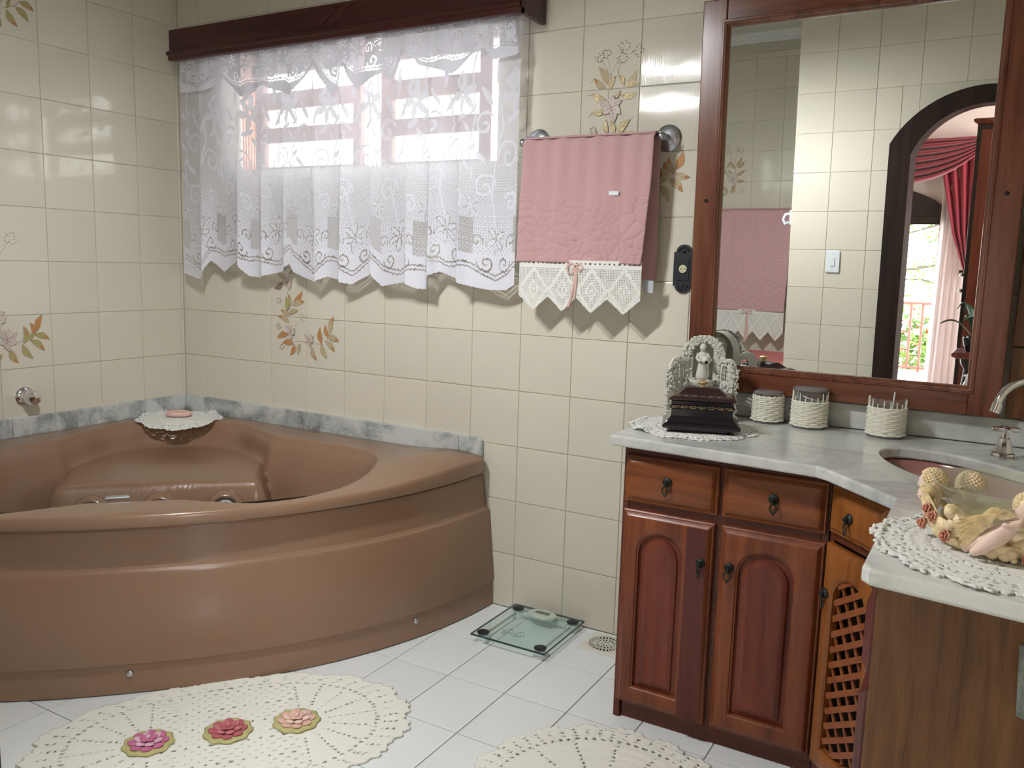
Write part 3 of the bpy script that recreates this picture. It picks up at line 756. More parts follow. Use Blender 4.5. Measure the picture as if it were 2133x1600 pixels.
cv.a[np.tile(BAY, (cv.ny // 4 + 1, cv.nx // 4 + 1))[:cv.ny, :cv.nx] < np.clip(1.0 - (cv.Y - .09) / .34, 0.0, 1.0)] = 1
for k in range(9):
    x = 0.02 + 0.27 * k
    for (o, h) in ((0.018, 0.03), (0.012, 0.045)):
        pts = [(x + 0.27 * i / 20, h + 0.035 * abs(math.cos(PI * i / 20)) ** 1.5) for i in range(21)]; cv.stroke(pts, 0.0024, 2)
    cv.stroke(spiral((x + .085, .085), .032, 1.3, PI, 1), .0024, 2); cv.stroke(spiral((x + .185, .085), .032, 1.3, 0, -1), .0024, 2)
    cv.stroke(spiral((x + .05, .155), .026, 1.2, -.5, 1), .0024, 2); cv.stroke(spiral((x + .22, .155), .026, 1.2, PI + .5, -1), .0024, 2)
    cv.net(x - .035, x + .03, .11, .22, 2); bloom(cv, (x + .135, .165), .05, 2, .003, 1)
    # upper field: dense scrolls and lilies on sheer ground
    cv.stroke([(x + .13, .2), (x + .1, .3), (x + .12, .42), (x + .17, .52), (x + .15, .62)], .0042, 1)
    cv.stroke(spiral((x + .075, .33), .05, 1.35, 0, 1), .0042, 1); cv.stroke(spiral((x + .2, .43), .055, 1.4, PI, -1), .0045, 1)
    cv.stroke(spiral((x + .07, .53), .045, 1.2, .4, 1), .005, 1); cv.stroke(spiral((x + .215, .28), .035, 1.2, 2.5, -1), .005, 1)
    for (a, b, l, an) in ((.16, .60, .06, .9), (.08, .62, .055, 2.2), (.22, .55, .05, .4), (.05, .43, .045, 2.6), (.13, .69, .06, 1.5), (.21, .68, .05, .7)):
        cv.ell((x + a, b), l * .7, .010, an, 1)
    bloom(cv, (x + .235, .63), .062, 1, .004); bloom(cv, (x + .02, .27), .04, 1, .003, 0)
    cv.stroke([(x + .02, .36), (x + .0, .45), (x + .03, .56), (x + .01, .7), (x + .04, .8)], .004, 1)
    for q in range(5): cv.ell((x - .012 + .03 * (q % 2), .4 + .06 * q), .022, .008, .8 if q % 2 else 2.3, 1)
nu, nv = cv.nx, cv.ny
def cur_pt(u, v):
    x = 0.125 + 1.62 * u; t = 1 - v
    hz = interp(HEM, x) + 0.0035 * abs(math.sin(x * 240))
    sh = sum(.020 * math.exp(-((x - c + .022) / .026) ** 2) for c in FOLDS) * (.5 + .5 * t)
    z = hz + (2.06 - hz) * v
    return (x + sh + 0.006 * math.sin(x * 31) * t - (.018 * t if x < .2 else 0) * (1 - (x - .125) / .075), -0.082 - fold(u, t), z)
cur = MB(); cur.noflip = True
cur.grid(cur_pt, nu, nv, None, lambda i, j: int(cv.a[j, i]))
co = cur.build('lace_curtain', [m_sheer, m_dense, m_net], None, smooth=4)
tag(co, 'long white lace curtain hanging over the window', 'curtain')
MB().tube([(0.13, -0.082, 2.062), (1.76, -0.082, 2.062)], 0.006, 8).build('curtain_rod', m_steel, corn, smooth=SM)

VAL = [(.15, 1.965), (.152, 1.90), (.28, 1.893), (.29, 1.895), (.40, 1.935), (.49, 1.855), (.53, 1.862), (.625, 1.892), (.635, 1.882), (.735, 1.845), (.86, 1.945), (.925, 1.845), (.95, 1.84), (.965, 1.93), (.99, 1.93), (1.055, 1.848), (1.16, 1.89), (1.19, 1.862), (1.245, 1.94), (1.30, 1.935), (1.315, 1.905), (1.44, 1.862), (1.455, 1.87), (1.56, 1.935), (1.575, 1.895), (1.65, 1.905), (1.66, 1.91)]
VW, VH = 2.1, 0.2
vv = Canvas(VW, VH, CELL, 1)
for k in range(9):
    x = .02 + .25 * k
    for h in (.022, .034): vv.stroke([(x + .25 * i / 20, h + .03 * abs(math.cos(PI * i / 20)) ** 1.5) for i in range(21)], .0024, 2)
    vv.stroke(spiral((x + .08, .07), .03, 1.3, PI, 1), .0026, 2); vv.stroke(spiral((x + .165, .07), .03, 1.3, 0, -1), .0026, 2)
    vv.stroke(spiral((x + .05, .125), .026, 1.2, -.5, 1), .0026, 2)
    vv.net(x - .045, x + .02, .06, .2, 2); bloom(vv, (x + .13, .145), .045, 2, .003, 1); bloom(vv, (x - .012, .13), .035, 1, .003)
def val_pt(u, v):
    x = 0.155 + 1.575 * u; t = 1 - v; xs = 0.15 + (x - .155) * .96
    hz = interp(VAL, xs) + 0.0035 * abs(math.sin(x * 230)); z = hz + (2.05 - hz) * v
    f = 0
    for k, c in enumerate([.28, .52, .63, .78, .93, 1.06, 1.18, 1.33, 1.47, 1.6]): f += .017 * math.exp(-((x - c) / .04) ** 2)
    return (x + .01 * math.sin(x * 27) * t + .02 * t * sstep(1.5, 1.73, x), -0.112 - f * (.5 + .7 * t), z)
va = MB(); va.noflip = True
va.grid(val_pt, vv.nx, vv.ny, None, lambda i, j: int(vv.a[j, i]))
tag(va.build('lace_valance', [m_sheer, m_dense, m_net], None, smooth=4), 'short scalloped lace valance just below the wooden cornice', 'valance')

# ================================================================== TOWELS
def crochet_panel(cv, fn, parent, name, mat, solid=0.002):
    mb = MB(); mb.noflip = True
    mb.grid(lambda u, v: fn(u * cv.nx * cv.c, v * cv.ny * cv.c), cv.nx, cv.ny, lambda i, j: cv.a[j, i] != 1)
    return mb.build(name, mat, parent, solid=solid)

def towel(root, x0, x1, ztop, zfront, zback, yw, face, lace_h, nd, skew=0.0):
    """towel over a bar: face=-1 looks to -Y, +1 to +Y; yw = wall plane"""
    rg = np.random.RandomState(3); W = x1 - x0
    seeds = np.c_[rg.uniform(0, W, 150), rg.uniform(0, .26, 150)]
    H = ztop - zfront
    def front(u, v):
        z = ztop - v * H; x = x0 + u * W + (-.010 * v if u < .5 else -.02 * v * v) * abs(u - .5) * 2
        y = -.098 - .004 * math.sin(u * 46) * (1 - v) - .003 * math.sin(u * 21 + 1) - .006 * v
        if v < .03: y += .018 * (1 - v / .03)
        d = z - zfront
        if v > .485:
            s = np.sort(np.hypot(seeds[:, 0] - u * W, (seeds[:, 1] - d) * .8))[:2]
            y -= .0055 * min(1.0, (s[1] - s[0]) / .007) ** .5
        elif v > .455: y -= .003 * math.sin((v - .455) / .03 * PI)
        return (x, yw + (y if face < 0 else -y), z)
    MB().grid(front, 120, 110).build('front_flap', m_towel, root, smooth=4, solid=0.005)
    def back(u, v):
        z = ztop - v * (ztop - zback); x = x0 + u * W + (-.035 * v if u < .5 else .004 * v) * abs(u - .5) * 2
        y = -.05 - .003 * math.sin(u * 30) + .012 * v
        if v < .03: y -= .018 * (1 - v / .03)
        return (x, yw + (y if face < 0 else -y), z)
    MB().grid(back, 60, 50).build('back_flap', m_towel, root, smooth=4, solid=0.005)
    top = MB()
    top.grid(lambda u, v: (x0 + u * W, yw + face * (.072 - .022 * math.cos(v * PI)) , ztop - .002 + .006 * math.sin(v * PI)), 40, 8)
    top.build('fold', m_towel, root, smooth=4, solid=0.005)
    # crochet edging
    LW = W - .02; c = Canvas(LW, lace_h + .012, .0026, 0)
    step = LW / nd; hh = lace_h + .012
    yy = lambda x: .002 + (lace_h * .30) * abs(((x / step) % 1) - .5) * 2
    I = np.indices(c.a.shape)
    filet = ((I[0] % 2 == 0) | (I[1] % 2 == 0))
    low = np.vectorize(yy)(c.X)
    c.a[:] = 0; ins = c.Y > low
    c.a[ins & filet] = 1
    for k in range(nd + 1):
        for kk in (k * step + step / 2,):
            m = np.abs(c.X - kk) / (step / 2) + np.abs(c.Y - (low.min() + hh * .42)) / (hh * .44)
            c.a[ins & (m < 1.04) & (m > .80)] = 1
            c.a[ins & (m < .42) & (m > .3)] = 1; c.a[ins & (m < .1)] = 1
    c.a[ins & (c.Y < low + .008)] = 1; c.a[c.Y > hh - .024] = 1; c.a[(np.abs(c.Y - hh + .012) < .0026) & (((c.X / .016) % 1) < .35)] = 0
    crochet_panel(c, lambda x, y: (x0 + .002 + x, yw + face * (.109 - .006 * math.sin(x * 18)), zfront + .008 - hh + y), root, 'crochet_edging', m_crochet)
    return root

bar = thing('towel_bar', 'satin metal towel bar with round wall discs beside the curtain', 'towel bar', (2.0, -0.07, 1.635))
MB().tube([(1.752, -0.074, 1.637), (2.238, -0.074, 1.634)], 0.0075, 12).build('rail', m_steel, bar, smooth=SM)
for x, z in ((1.778, 1.652), (2.231, 1.643)):
    MB().lathe([(0.041, -0.0004), (0.041, -0.004), (0.037, -0.008), (0.024, -0.013), (0.011, -0.016), (0.010, -0.074)], 32, (x, 0, z - .004), (X, Zv, Y)).build('wall_disc', m_steel, bar, smooth=SM)
    MB().sphere((x - .021 if x < 2 else x + .004, -0.074, 1.636), 0.0135, 16, 10).build('finial', m_steel, bar, smooth=4)
tw = thing('pink_towel', 'pink terry towel with white crochet edging on the bar beside the curtain', 'towel', (2.0, -0.09, 1.645))
towel(tw, 1.776, 2.222, 1.645, 1.252, 1.205, 0.0, -1, 0.155, 4)
MB().box(2.085, 2.118, -.1075, -.1045, 1.461, 1.473).build('label_tag', m_white, tw, bevel=.0006)['label'] = 'small white woven label'
MB().box(2.205, 2.232, -.072, -.069, 1.165, 1.203).build('care_tag', pmat('care_tag', srgb(176, 184, 192), .6), tw)
m_ribbon = pmat('pink_ribbon', srgb(214, 178, 168), .4)
mb = MB()
for pts in ([(1.986, 1.243), (1.968, 1.252), (1.955, 1.238), (1.962, 1.215), (1.975, 1.216), (1.986, 1.243)], [(1.986, 1.243), (2.002, 1.25), (2.012, 1.236), (2.004, 1.222), (1.99, 1.24)], [(1.986, 1.243), (1.984, 1.2), (1.976, 1.15), (1.966, 1.112)], [(1.988, 1.243), (1.99, 1.2), (1.986, 1.14)]):
    mb.tube([(x, -.118, z) for x, z in pts], .0035, 6, flat=.35)
mb.build('ribbon_bow', m_ribbon, tw, smooth=SM)

# ================================================================== OUTLET
ot = thing('wall_socket', 'black ornate socket plate left of the mirror frame', 'socket', (2.301, 0, 1.24))
P = [(-.032, -.052), (-.026, -.052)] + [(.0 - .026 * math.cos(t), -.05 - .025 * math.sin(t)) for t in np.linspace(.0, PI, 13)] + [(.026, -.052), (.032, -.052), (.032, .052), (.026, .052)] + [(.026 * math.cos(t), .05 + .025 * math.sin(t)) for t in np.linspace(0, PI, 13)] + [(-.026, .052), (-.032, .052)]
P2 = []
for p in P:
    if not P2 or math.hypot(p[0] - P2[-1][0], p[1] - P2[-1][1]) > 1e-4: P2.append(p)
sx_ = 2.303; sz_ = 1.242
MB().prism(P2, -.001, -.007, lambda a, b, h: (sx_ + a, h, sz_ + b)).build('plate', m_black, ot, bevel=.0015)
mb = MB(); mb.box(sx_ - .019, sx_ + .019, -.0095, -.0065, sz_ - .036, sz_ + .036)
for s_ in (1, -1):
    for k in range(9):
        t = PI * (k + .5) / 9
        mb.sphere((sx_ + .016 * math.cos(t), -.0078, sz_ + s_ * (.05 + .015 * math.sin(t))), .0026, 6, 5)
    mb.sphere((sx_, -.0075, sz_ + s_ * .052), .005, 8, 6)
mb.build('relief', m_black, ot, bevel=.001)
MB().lathe([(.0125, -.0095), (.0125, -.0125), (.0115, -.0135), (0, -.0135)], 24, (sx_, 0, sz_), (X, Zv, Y)).build('socket_face', pmat('socket_cream', srgb(210, 206, 172), .4), ot, smooth=SM)
mb = MB()
for dx in (-.005, .005): mb.box(sx_ + dx - .0012, sx_ + dx + .0012, -.0141, -.0134, sz_ - .003, sz_ + .003)
for dz in (-.0078, .0078): mb.lathe([(.0015, -.0134), (.0015, -.0141), (0, -.0141)], 8, (sx_, 0, sz_ + dz), (X, Zv, Y))
mb.build('pin_hole', m_dark, ot)

# ================================================================== MIRROR
mir = thing('wall_mirror', 'large wood-framed mirror leaning on the wall above the marble counter', 'mirror', (2.766, -0.055, 1.445), local=True)
mir.rotation_euler = (0.036, 0, -0.03)
o0, o1, i0, i1, zb0, zb1, ib0, ib1 = -.421, .424, -.35, .349, -.562, .561, -.493, .492
MB().box(i0 - .004, i1 + .004, 0.0, .006, ib0 - .004, ib1 + .004).build('mirror_glass', m_mirror, mir)
MB().box(o0, i0, -.018, .012, zb0, zb1).build('frame_stile', m_wood_frame, mir, bevel=.003)
MB().box(i1, o1, -.018, .012, zb0, zb1).build('frame_stile', m_wood_frame, mir, bevel=.003)
MB().box(i0, i1, -.0178, .012, zb0, ib0).build('frame_rail', m_wood_frameh, mir, bevel=.003)
MB().box(i0, i1, -.0178, .012, ib1, zb1).build('frame_rail', m_wood_frameh, mir, bevel=.003)
mb = MB()
def rr(i, y): return [(i0 + i, y, ib0 + i), (i1 - i, y, ib0 + i), (i1 - i, y, ib1 - i), (i0 + i, y, ib1 - i)]
mb.loops([rr(-.012, -.0182), rr(-.010, -.0205), rr(-.006, -.0205), rr(-.004, -.0185), rr(0, -.0178), rr(.002, -.012), rr(.006, -.009), rr(.007, -.0003)])
mb.build('inner_bead', m_wood_frame, mir, smooth=.5)
for (x, z) in ((-.386, .0), (.388, .008)):
    MB().lathe([(.0055, 0), (.0055, -.003), (.003, -.005), (0, -.0052)], 12, (x, -.018, z), (X, Zv, Y)).build('screw_cap', m_dark, mir, smooth=SM)
sp_ = thing('wall_cabinet', 'brown wooden wall cabinet edge to the right of the large mirror', 'cabinet', (3.4, -.02, 1.5))
MB().box(3.203, 3.60, -.036, -.001, .882, 1.066).build('lower_panel', m_wood_side, sp_, bevel=.002)
MB().box(3.203, 3.60, -.036, -.001, 1.07, 2.3).build('upper_panel', m_wood_side, sp_, bevel=.002)

# ================================================================== COUNTER, SINK, TAPS
ZC = 0.805; TH = 0.028
SKC = Vector((3.156, -.447)); SKD = Vector((.66, -.751)); SKN = Vector((.751, .66)); SKA, SKB = .288, .135
def ell(a, b, n=56, z=0.0, c=SKC): return [(c.x + SKD.x * a * math.cos(t) + SKN.x * b * math.sin(t), c.y + SKD.y * a * math.cos(t) + SKN.y * b * math.sin(t), z) for t in [2 * PI * k / n for k in range(n)]]
outer = [(2.304, -.022), (2.304, -.525), (2.312, -.536), (2.5, -.549), (2.835, -.576), (2.86, -.592), (3.016, -.762), (3.022, -.78), (3.022, -1.222), (3.034, -1.236), (3.6, -1.318), (3.6, -.022)]
counter = thing('countertop', 'grey-white marble vanity countertop with oval sink cut-out', 'countertop', (2.9, -.4, ZC))
bm = bmesh.new()
def edge_loop(pts, z):
    vs_ = [bm.verts.new((p[0] - 2.9, p[1] + .4, z)) for p in pts]
    return vs_, [bm.edges.new((vs_[i], vs_[(i + 1) % len(vs_)])) for i in range(len(vs_))]
hole = ell(SKA, SKB)
ov, oe = edge_loop(outer, 0); hv, he = edge_loop(hole, 0)
bmesh.ops.triangle_fill(bm, use_beauty=True, edges=oe + he)
ext = bmesh.ops.extrude_face_region(bm, geom=list(bm.faces))
bmesh.ops.translate(bm, verts=[g for g in ext['geom'] if isinstance(g, bmesh.types.BMVert)], vec=(0, 0, -TH))
bmesh.ops.recalc_face_normals(bm, faces=bm.faces)
me = bpy.data.meshes.new('slab'); bm.to_mesh(me); bm.free(); me.materials.append(m_marble)
slab = bpy.data.objects.new('slab', me); COL.objects.link(slab); slab.parent = counter
md = slab.modifiers.new('bevel', 'BEVEL'); md.width = .006; md.segments = 3; md.limit_method = 'ANGLE'; md.angle_limit = 1.0
MB().box(2.315, 3.6, -.021, -.0006, ZC + .0003, .877).build('backsplash', m_marble, counter, bevel=.003)
sink = thing('sink_basin', 'pinkish-brown oval basin set under the marble counter', 'sink', (SKC.x, SKC.y, .7))
m_sink = pmat('pinkish_ceramic', srgb(150, 104, 96), .14, coat=.4)
SL = []
for s_, z in ((1.10, .7745), (1.02, .7745), (1.005, .770), (.99, .755), (.95, .72), (.86, .68), (.7, .655), (.45, .645), (.12, .642)): SL.append(ell(SKA * s_, SKB * (s_ + .04), 56, z))
mb = MB(); mb.loops(SL, True, False, True); mb.build('bowl', m_sink, sink, smooth=1.0)
MB().lathe([(.026, .002), (.024, .004), (.012, .003), (.010, -.002), (0, -.002)], 20, (SKC.x, SKC.y, .643)).build('drain_ring', m_chrome, sink, smooth=SM)
fa = thing('faucet', 'chrome swan-neck faucet spout over the sink', 'faucet', (3.318, -.15, ZC))
path = [(3.318, -.15, .83)] + [(3.318, -.15, .90)]
for k in range(15):
    t = PI * .92 * k / 14
    path.append((3.25 + .068 * math.cos(t), -.2 + .05 * math.cos(t), .935 + .068 * math.sin(t)))
path += [(3.181, -.2505, .937), (3.178, -.2525, .928)]
MB().tube(path, .0095, 14).build('spout', m_chrome, fa, smooth=SM)
MB().tube([(3.1835, -.249, .945), (3.1775, -.253, .923)], .0125, 16).build('aerator', m_chrome, fa, smooth=SM)
MB().lathe([(.028, .0005), (.028, .006), (.02, .012), (.016, .03), (.012, .04)], 24, (3.318, -.15, ZC)).build('base', m_chrome, fa, smooth=SM)
tp = thing('tap_handle', 'chrome cross-head tap on the counter behind the sink', 'tap', (3.206, -.188, ZC))
MB().lathe([(.030, .0005), (.030, .004), (.027, .006), (.026, .012), (.022, .014), (.020, .018), (.012, .048), (.009, .05), (.0075, .055), (.0075, .068)], 10, (3.206, -.188, ZC)).build('bell', m_chrome, tp, smooth=.45)
mb = MB(); c = Vector((3.206, -.188, ZC + .070))
for a in (.25, .25 + PI / 2):
    d = Vector((math.cos(a), math.sin(a), 0)) * .032; mb.tube([c - d, c - d * .9, c + d * .9, c + d], [.005, .0065, .0065, .005], 12)
mb.sphere(c, .0095, 12, 8); mb.build('cross_head', m_chrome, tp, smooth=SM)

# ================================================================== CABINETS
def handle(parent, c, n, swing=0.0, side=0.0):
    """rosette with a hanging ring; c on the front face, n the outward normal"""
    c = Vector(c); n = Vector(n).normalized(); u = Zv.cross(n).normalized()
    mb = MB()
    mb.lathe([(.0005, 0), (.0125, .0005), (.0125, .003), (.009, .006), (.006, .007), (.0055, .013), (.0035, .016), (0, .0165)], 24, c, (u, Zv, n), fn=lambda a, h: 1 + (.10 * math.cos(10 * a) if h < .0055 else 0))
    ctr = c + n * .009 - Zv * .022 + u * side * .006
    R = .0095
    uu = (u * math.cos(swing) + n * math.sin(swing))
    mb.tube([ctr + uu * (R * .9 * math.sin(t)) + Zv * (R * 1.15 * math.cos(t)) for t in [2 * PI * k / 20 for k in range(20)]], .0022, 6, closed=True, flat=.7)
    mb.tube([c + n * .010 - Zv * .004, c + n * .010 - Zv * .012], .003, 6)
    mb.sphere(ctr - Zv * .0125, .003, 8, 6); mb.sphere(ctr - Zv * .016, .0018, 6, 5)
    return mb.build('handle', m_iron, parent, smooth=SM)

def arch_loop(x0, x1, z0, z1, rise, n=40, inset=0.0, pw=1.0):
    """closed loop: bottom corners and an arched head; equal count for any size"""
    x0 += inset; x1 -= inset; z0 += inset; z1 -= inset
    h = (x1 - x0) / 2; cx = (x0 + x1) / 2; zs_ = z1 - rise
    P = [(x0 + (x1 - x0) * k / 8, z0) for k in range(8)] + [(x1, z0 + (zs_ - z0) * k / 10) for k in range(10)]
    for k in range(21):
        t = PI * k / 20; P.append((cx + h * math.cos(t), zs_ + rise * math.sin(t) ** pw))
    P += [(x0, zs_ - (zs_ - z0) * k / 10) for k in range(1, 10)]
    return P
def rect_loop(x0, x1, z0, z1, inset=0.0):
    x0 += inset; x1 -= inset; z0 += inset; z1 -= inset
    P = [(x0 + (x1 - x0) * k / 8, z0) for k in range(8)] + [(x1, z0 + (z1 - z0) * k / 10) for k in range(10)]
    for k in range(21):
        t = k / 20
        P.append((x1 - (x1 - x0) * t, z1))
    P += [(x0, z1 - (z1 - z0) * k / 10) for k in range(1, 10)]
    return P

class Face:
    """a vertical working plane: a along it, d outwards"""
    def __init__(s, p0, dirv):
        s.p = Vector((p0[0], p0[1], 0)); s.u = Vector((dirv[0], dirv[1], 0)).normalized(); s.n = Vector((s.u.y, -s.u.x, 0))
    def __call__(s, a, z, d=0.0): return s.p + s.u * a + Vector((0, 0, z)) + s.n * d

def drawer(face, a0, a1, z0, z1, parent, mat, handle_at):
    F = face; L = [[F(a, z, d) for a, z in rect_loop(a0, a1, z0, z1, i)] for i, d in ((0, -.002), (0, .010), (.003, .0125), (.006, .0125), (.008, .0145), (.015, .0205), (.017, .0215))]
    o = MB().loops(L, True, False, True).build('drawer', mat, parent, smooth=.5)
    handle(o, F(handle_at[0], handle_at[1], .0215), F.n, .25, .3 if handle_at[0] > .35 else -.4)
    return o

def panel_door(face, a0, a1, z0, z1, parent, mat, mat_panel, arch, handle_at, swing=0.2, stile=None):
    F = face; x0, x1, b0, b1, rise = arch
    L = [[F(a, z, d) for a, z in rect_loop(a0, a1, z0, z1, i)] for i, d in ((0, -.002), (0, .010), (.003, .0125), (.006, .0125), (.008, .0145), (.014, .0205), (.016, .0215))]
    L += [[F(a, z, d) for a, z in arch_loop(x0, x1, b0, b1, rise, inset=i)] for i, d in ((-.008, .0215), (-.005, .0205), (-.003, .018), (.0, .017), (.001, .010))]
    o = MB().loops(L, True).build('door', mat, parent, smooth=.5)
    L2 = [[F(a, z, d) for a, z in arch_loop(x0, x1, b0, b1, rise, inset=i)] for i, d in ((.0005, .008), (.012, .009), (.014, .010), (.016, .0145), (.026, .0185), (.030, .0185), (.032, .0180))]
    MB().loops(L2, True, False, True).build('panel', mat_panel, o, smooth=.45)
    if stile:
        q0, q1 = stile; Ls = [[F(a, z, d) for a, z in ((q0, z0 + .001), (q1, z0 + .001), (q1, z1 - .017), (q0, z1 - .017))] for d in (.0205, .0220)]
        MB().loops(Ls, True, False, True).build('stile', m_wood_purple, o)['label'] = 'darker purplish door stile'
    handle(o, F(handle_at[0], handle_at[1], .022), F.n, swing, -.4 if swing > 0 else .3)
    return o

base = thing('base_cabinet', 'reddish wooden base cabinet with two drawers above two arched doors', 'cabinet', (2.6, -.3, 0))
mb = MB()
mb.box(2.332, 2.35, -.485, -.02, 0.0, ZC - TH - .001); mb.box(2.845, 2.863, -.485, -.02, .06, ZC - TH - .001)
mb.box(2.35, 2.845, -.47, -.02, .062, .08)
mb.box(2.35, 2.845, -.485, -.467, .055, ZC - TH - .001)
mb.build('carcass', m_wood_body, base, bevel=.002)
MB().box(2.352, 2.863, -.475, -.455, 0.0, .056).build('plinth', m_wood_body, base, bevel=.002)
F1_ = Face((2.332, -.4855), (1, 0))
drawer(F1_, .010, .262, .625, .751, base, m_wood, (.129, .694))
drawer(F1_, .273, .525, .625, .751, base, m_wood, (.400, .694))
panel_door(F1_, .010, .258, .056, .602, base, m_woodv, m_wood_red, (.058, .180, .110, .548, .056), (.229, .497), .95, (.1885, .242))
panel_door(F1_, .275, .526, .056, .602, base, m_woodv, m_wood_red, (.325, .463, .110, .548, .058), (.303, .500), .15)

cor = thing('corner_cabinet', 'orange-brown diagonal corner cabinet with drawer and lattice door', 'cabinet', (2.95, -.6, 0))
cd = Vector((.166, -.182)).normalized(); cp0 = Vector((2.8665, -.492)); clen = .235
F2_ = Face((cp0.x, cp0.y), (cd.x, cd.y))
def slab_on(face, a0, a1, z0, z1, d0, d1, mb=None):
    mb = mb or MB(); P = [face(a, z, d) for z in (z0, z1) for (a, d) in ((a0, d0), (a1, d0), (a1, d1), (a0, d1))]
    return mb.add(P, [(3, 2, 1, 0), (4, 5, 6, 7), (0, 1, 5, 4), (1, 2, 6, 5), (2, 3, 7, 6), (3, 0, 4, 7)])
mb = MB(); slab_on(F2_, 0.0, clen, .618, ZC - TH - .001, -.018, 0, mb); slab_on(F2_, 0.0, .016, .0, .618, -.018, 0, mb); slab_on(F2_, clen - .012, clen, .0, .618, -.018, 0, mb); slab_on(F2_, .016, clen - .012, 0.0, .06, -.018, 0, mb); slab_on(F2_, .016, clen - .012, .06, .618, -.16, -.15, mb)
mb.build('carcass', m_wood_body, cor, bevel=.0015)
drawer(F2_, .012, .215, .640, .752, cor, m_wood_or, (.098, .694))
la = (.052, .178, .108, .548, .060)
F = F2_
L = [[F(a, z, d) for a, z in rect_loop(.008, .218, .056, .612, i)] for i, d in ((0, -.001), (0, .012), (.006, .0145), (.012, .0195), (.014, .0205))]
L += [[F(a, z, d) for a, z in arch_loop(*la, inset=i)] for i, d in ((-.007, .0205), (-.004, .0195), (-.002, .017), (0, .016), (.001, -.001))]
L.append(L[0])
ld = MB().loops(L, True).build('lattice_door', m_wood_or, cor, smooth=.5)
ld['label'] = 'door with diagonal lattice'
def top_at(a):
    h = (la[1] - la[0]) / 2; q = 1 - ((a - (la[0] + la[1]) / 2) / h) ** 2
    return la[3] - la[4] + la[4] * math.sqrt(max(0, q))
m_lat = wood('lattice_wood', srgb(112, 58, 30), srgb(138, 76, 42), srgb(150, 88, 50), 'x')
def lattice(sgn, d0, d1):
    k = -14
    while k < 28:
        zc = .09 + .0385 * k; k += 1
        if sgn < 0 and k % 2: continue
        pts = []
        for j in range(25):
            a = la[0] + (la[1] - la[0]) * j / 24; z = zc + sgn * (a - la[0]) * (.62 if sgn > 0 else 1.9) + (0 if sgn > 0 else .2)
            if la[2] - .004 < z < top_at(a) + .004: pts.append((a, z))
        if len(pts) < 4: continue
        (a0, z0), (a1, z1) = pts[0], pts[-1]
        dx, dz = a1 - a0, z1 - z0; l = math.hypot(dx, dz); hw = .0072 if sgn > 0 else .0045; nx, nz = -dz / l * hw, dx / l * hw
        mb = MB(); mb.loops([[F(a0 + nx, z0 + nz, d), F(a1 + nx, z1 + nz, d), F(a1 - nx, z1 - nz, d), F(a0 - nx, z0 - nz, d)] for d in (d0, d1)], True, True, True)
        mb.build('slat', m_lat, ld, bevel=.001)
def lattice_v(d0, d1):
    for j in range(7):
        a = la[0] + .009 + .018 * j
        mb = MB(); slab_on(F, a - .005, a + .005, la[2] - .004, top_at(a) + .003, d0, d1, mb); mb.build('slat', m_lat, ld, bevel=.001)
lattice(1, .007, .012); lattice(-1, .001, .0065)
handle(ld, F(.030, .493, .0205), F.n, .3, .4)

sid = thing('side_cabinet', 'vanity side cabinet with plain brown end panel beside the lattice door', 'cabinet', (3.3, -.95, 0))
mb = MB(); mb.box(3.05, 3.068, -1.2, -.70, .0, ZC - TH - .001); mb.box(3.068, 3.6, -1.2, -.70, .06, .078)
mb.build('carcass', m_wood_body, sid)
MB().box(3.046, 3.6, -1.218, -1.2005, 0.0, ZC - TH - .001).build('end_panel', m_wood_end, sid, bevel=.0015)
F3_ = Face((3.0495, -.705), (0, -1))
o_ = drawer(F3_, .05, .487, .618, .745, sid, m_wood_purple, (.27, .69))
for i_, (a0, a1) in enumerate(((.05, .487),)):
    panel_door(F3_, a0, a1, .056, .592, sid, m_wood_purple, m_wood_red, (a0 + .06, a1 - .06, .11, .54, .08), (a0 + .05, .49), .2)

# mottled cloth hanging on the end panel, at the edge of view
ho = thing('hand_cloth', 'grey-green mottled cloth hanging against the brown end panel', 'cloth', (3.28, -1.235, .7))
MB().tube([(3.275, -1.218, .737), (3.275, -1.236, .737)], .005, 8).build('peg', m_iron, ho)
m_cloth = pmat('mottled_cloth', srgb(112, 118, 108), .95, bump=1.0, bscale=120, var=.35, vscale=70)
mb = MB()
mb.loops([[(3.275 + sx * (.038 - .004 * abs(t - .3)) * (1 if t > .06 else .85), -1.228 - .013 * math.cos(a) - .004, .738 - .105 * t) if False else (3.275 + (.040 - .006 * t) * min(1, (t + .03) / .1) ** .5 * math.sin(a), -1.231 - .0105 * math.cos(a) * (1 + .2 * math.sin(9 * t)), .742 - .112 * t) for a in [2 * PI * k / 20 for k in range(20)] for sx in (1,)] for t in [i / 14 for i in range(15)]], True, True, True)
mb.build('cloth', m_cloth, ho, smooth=SM)

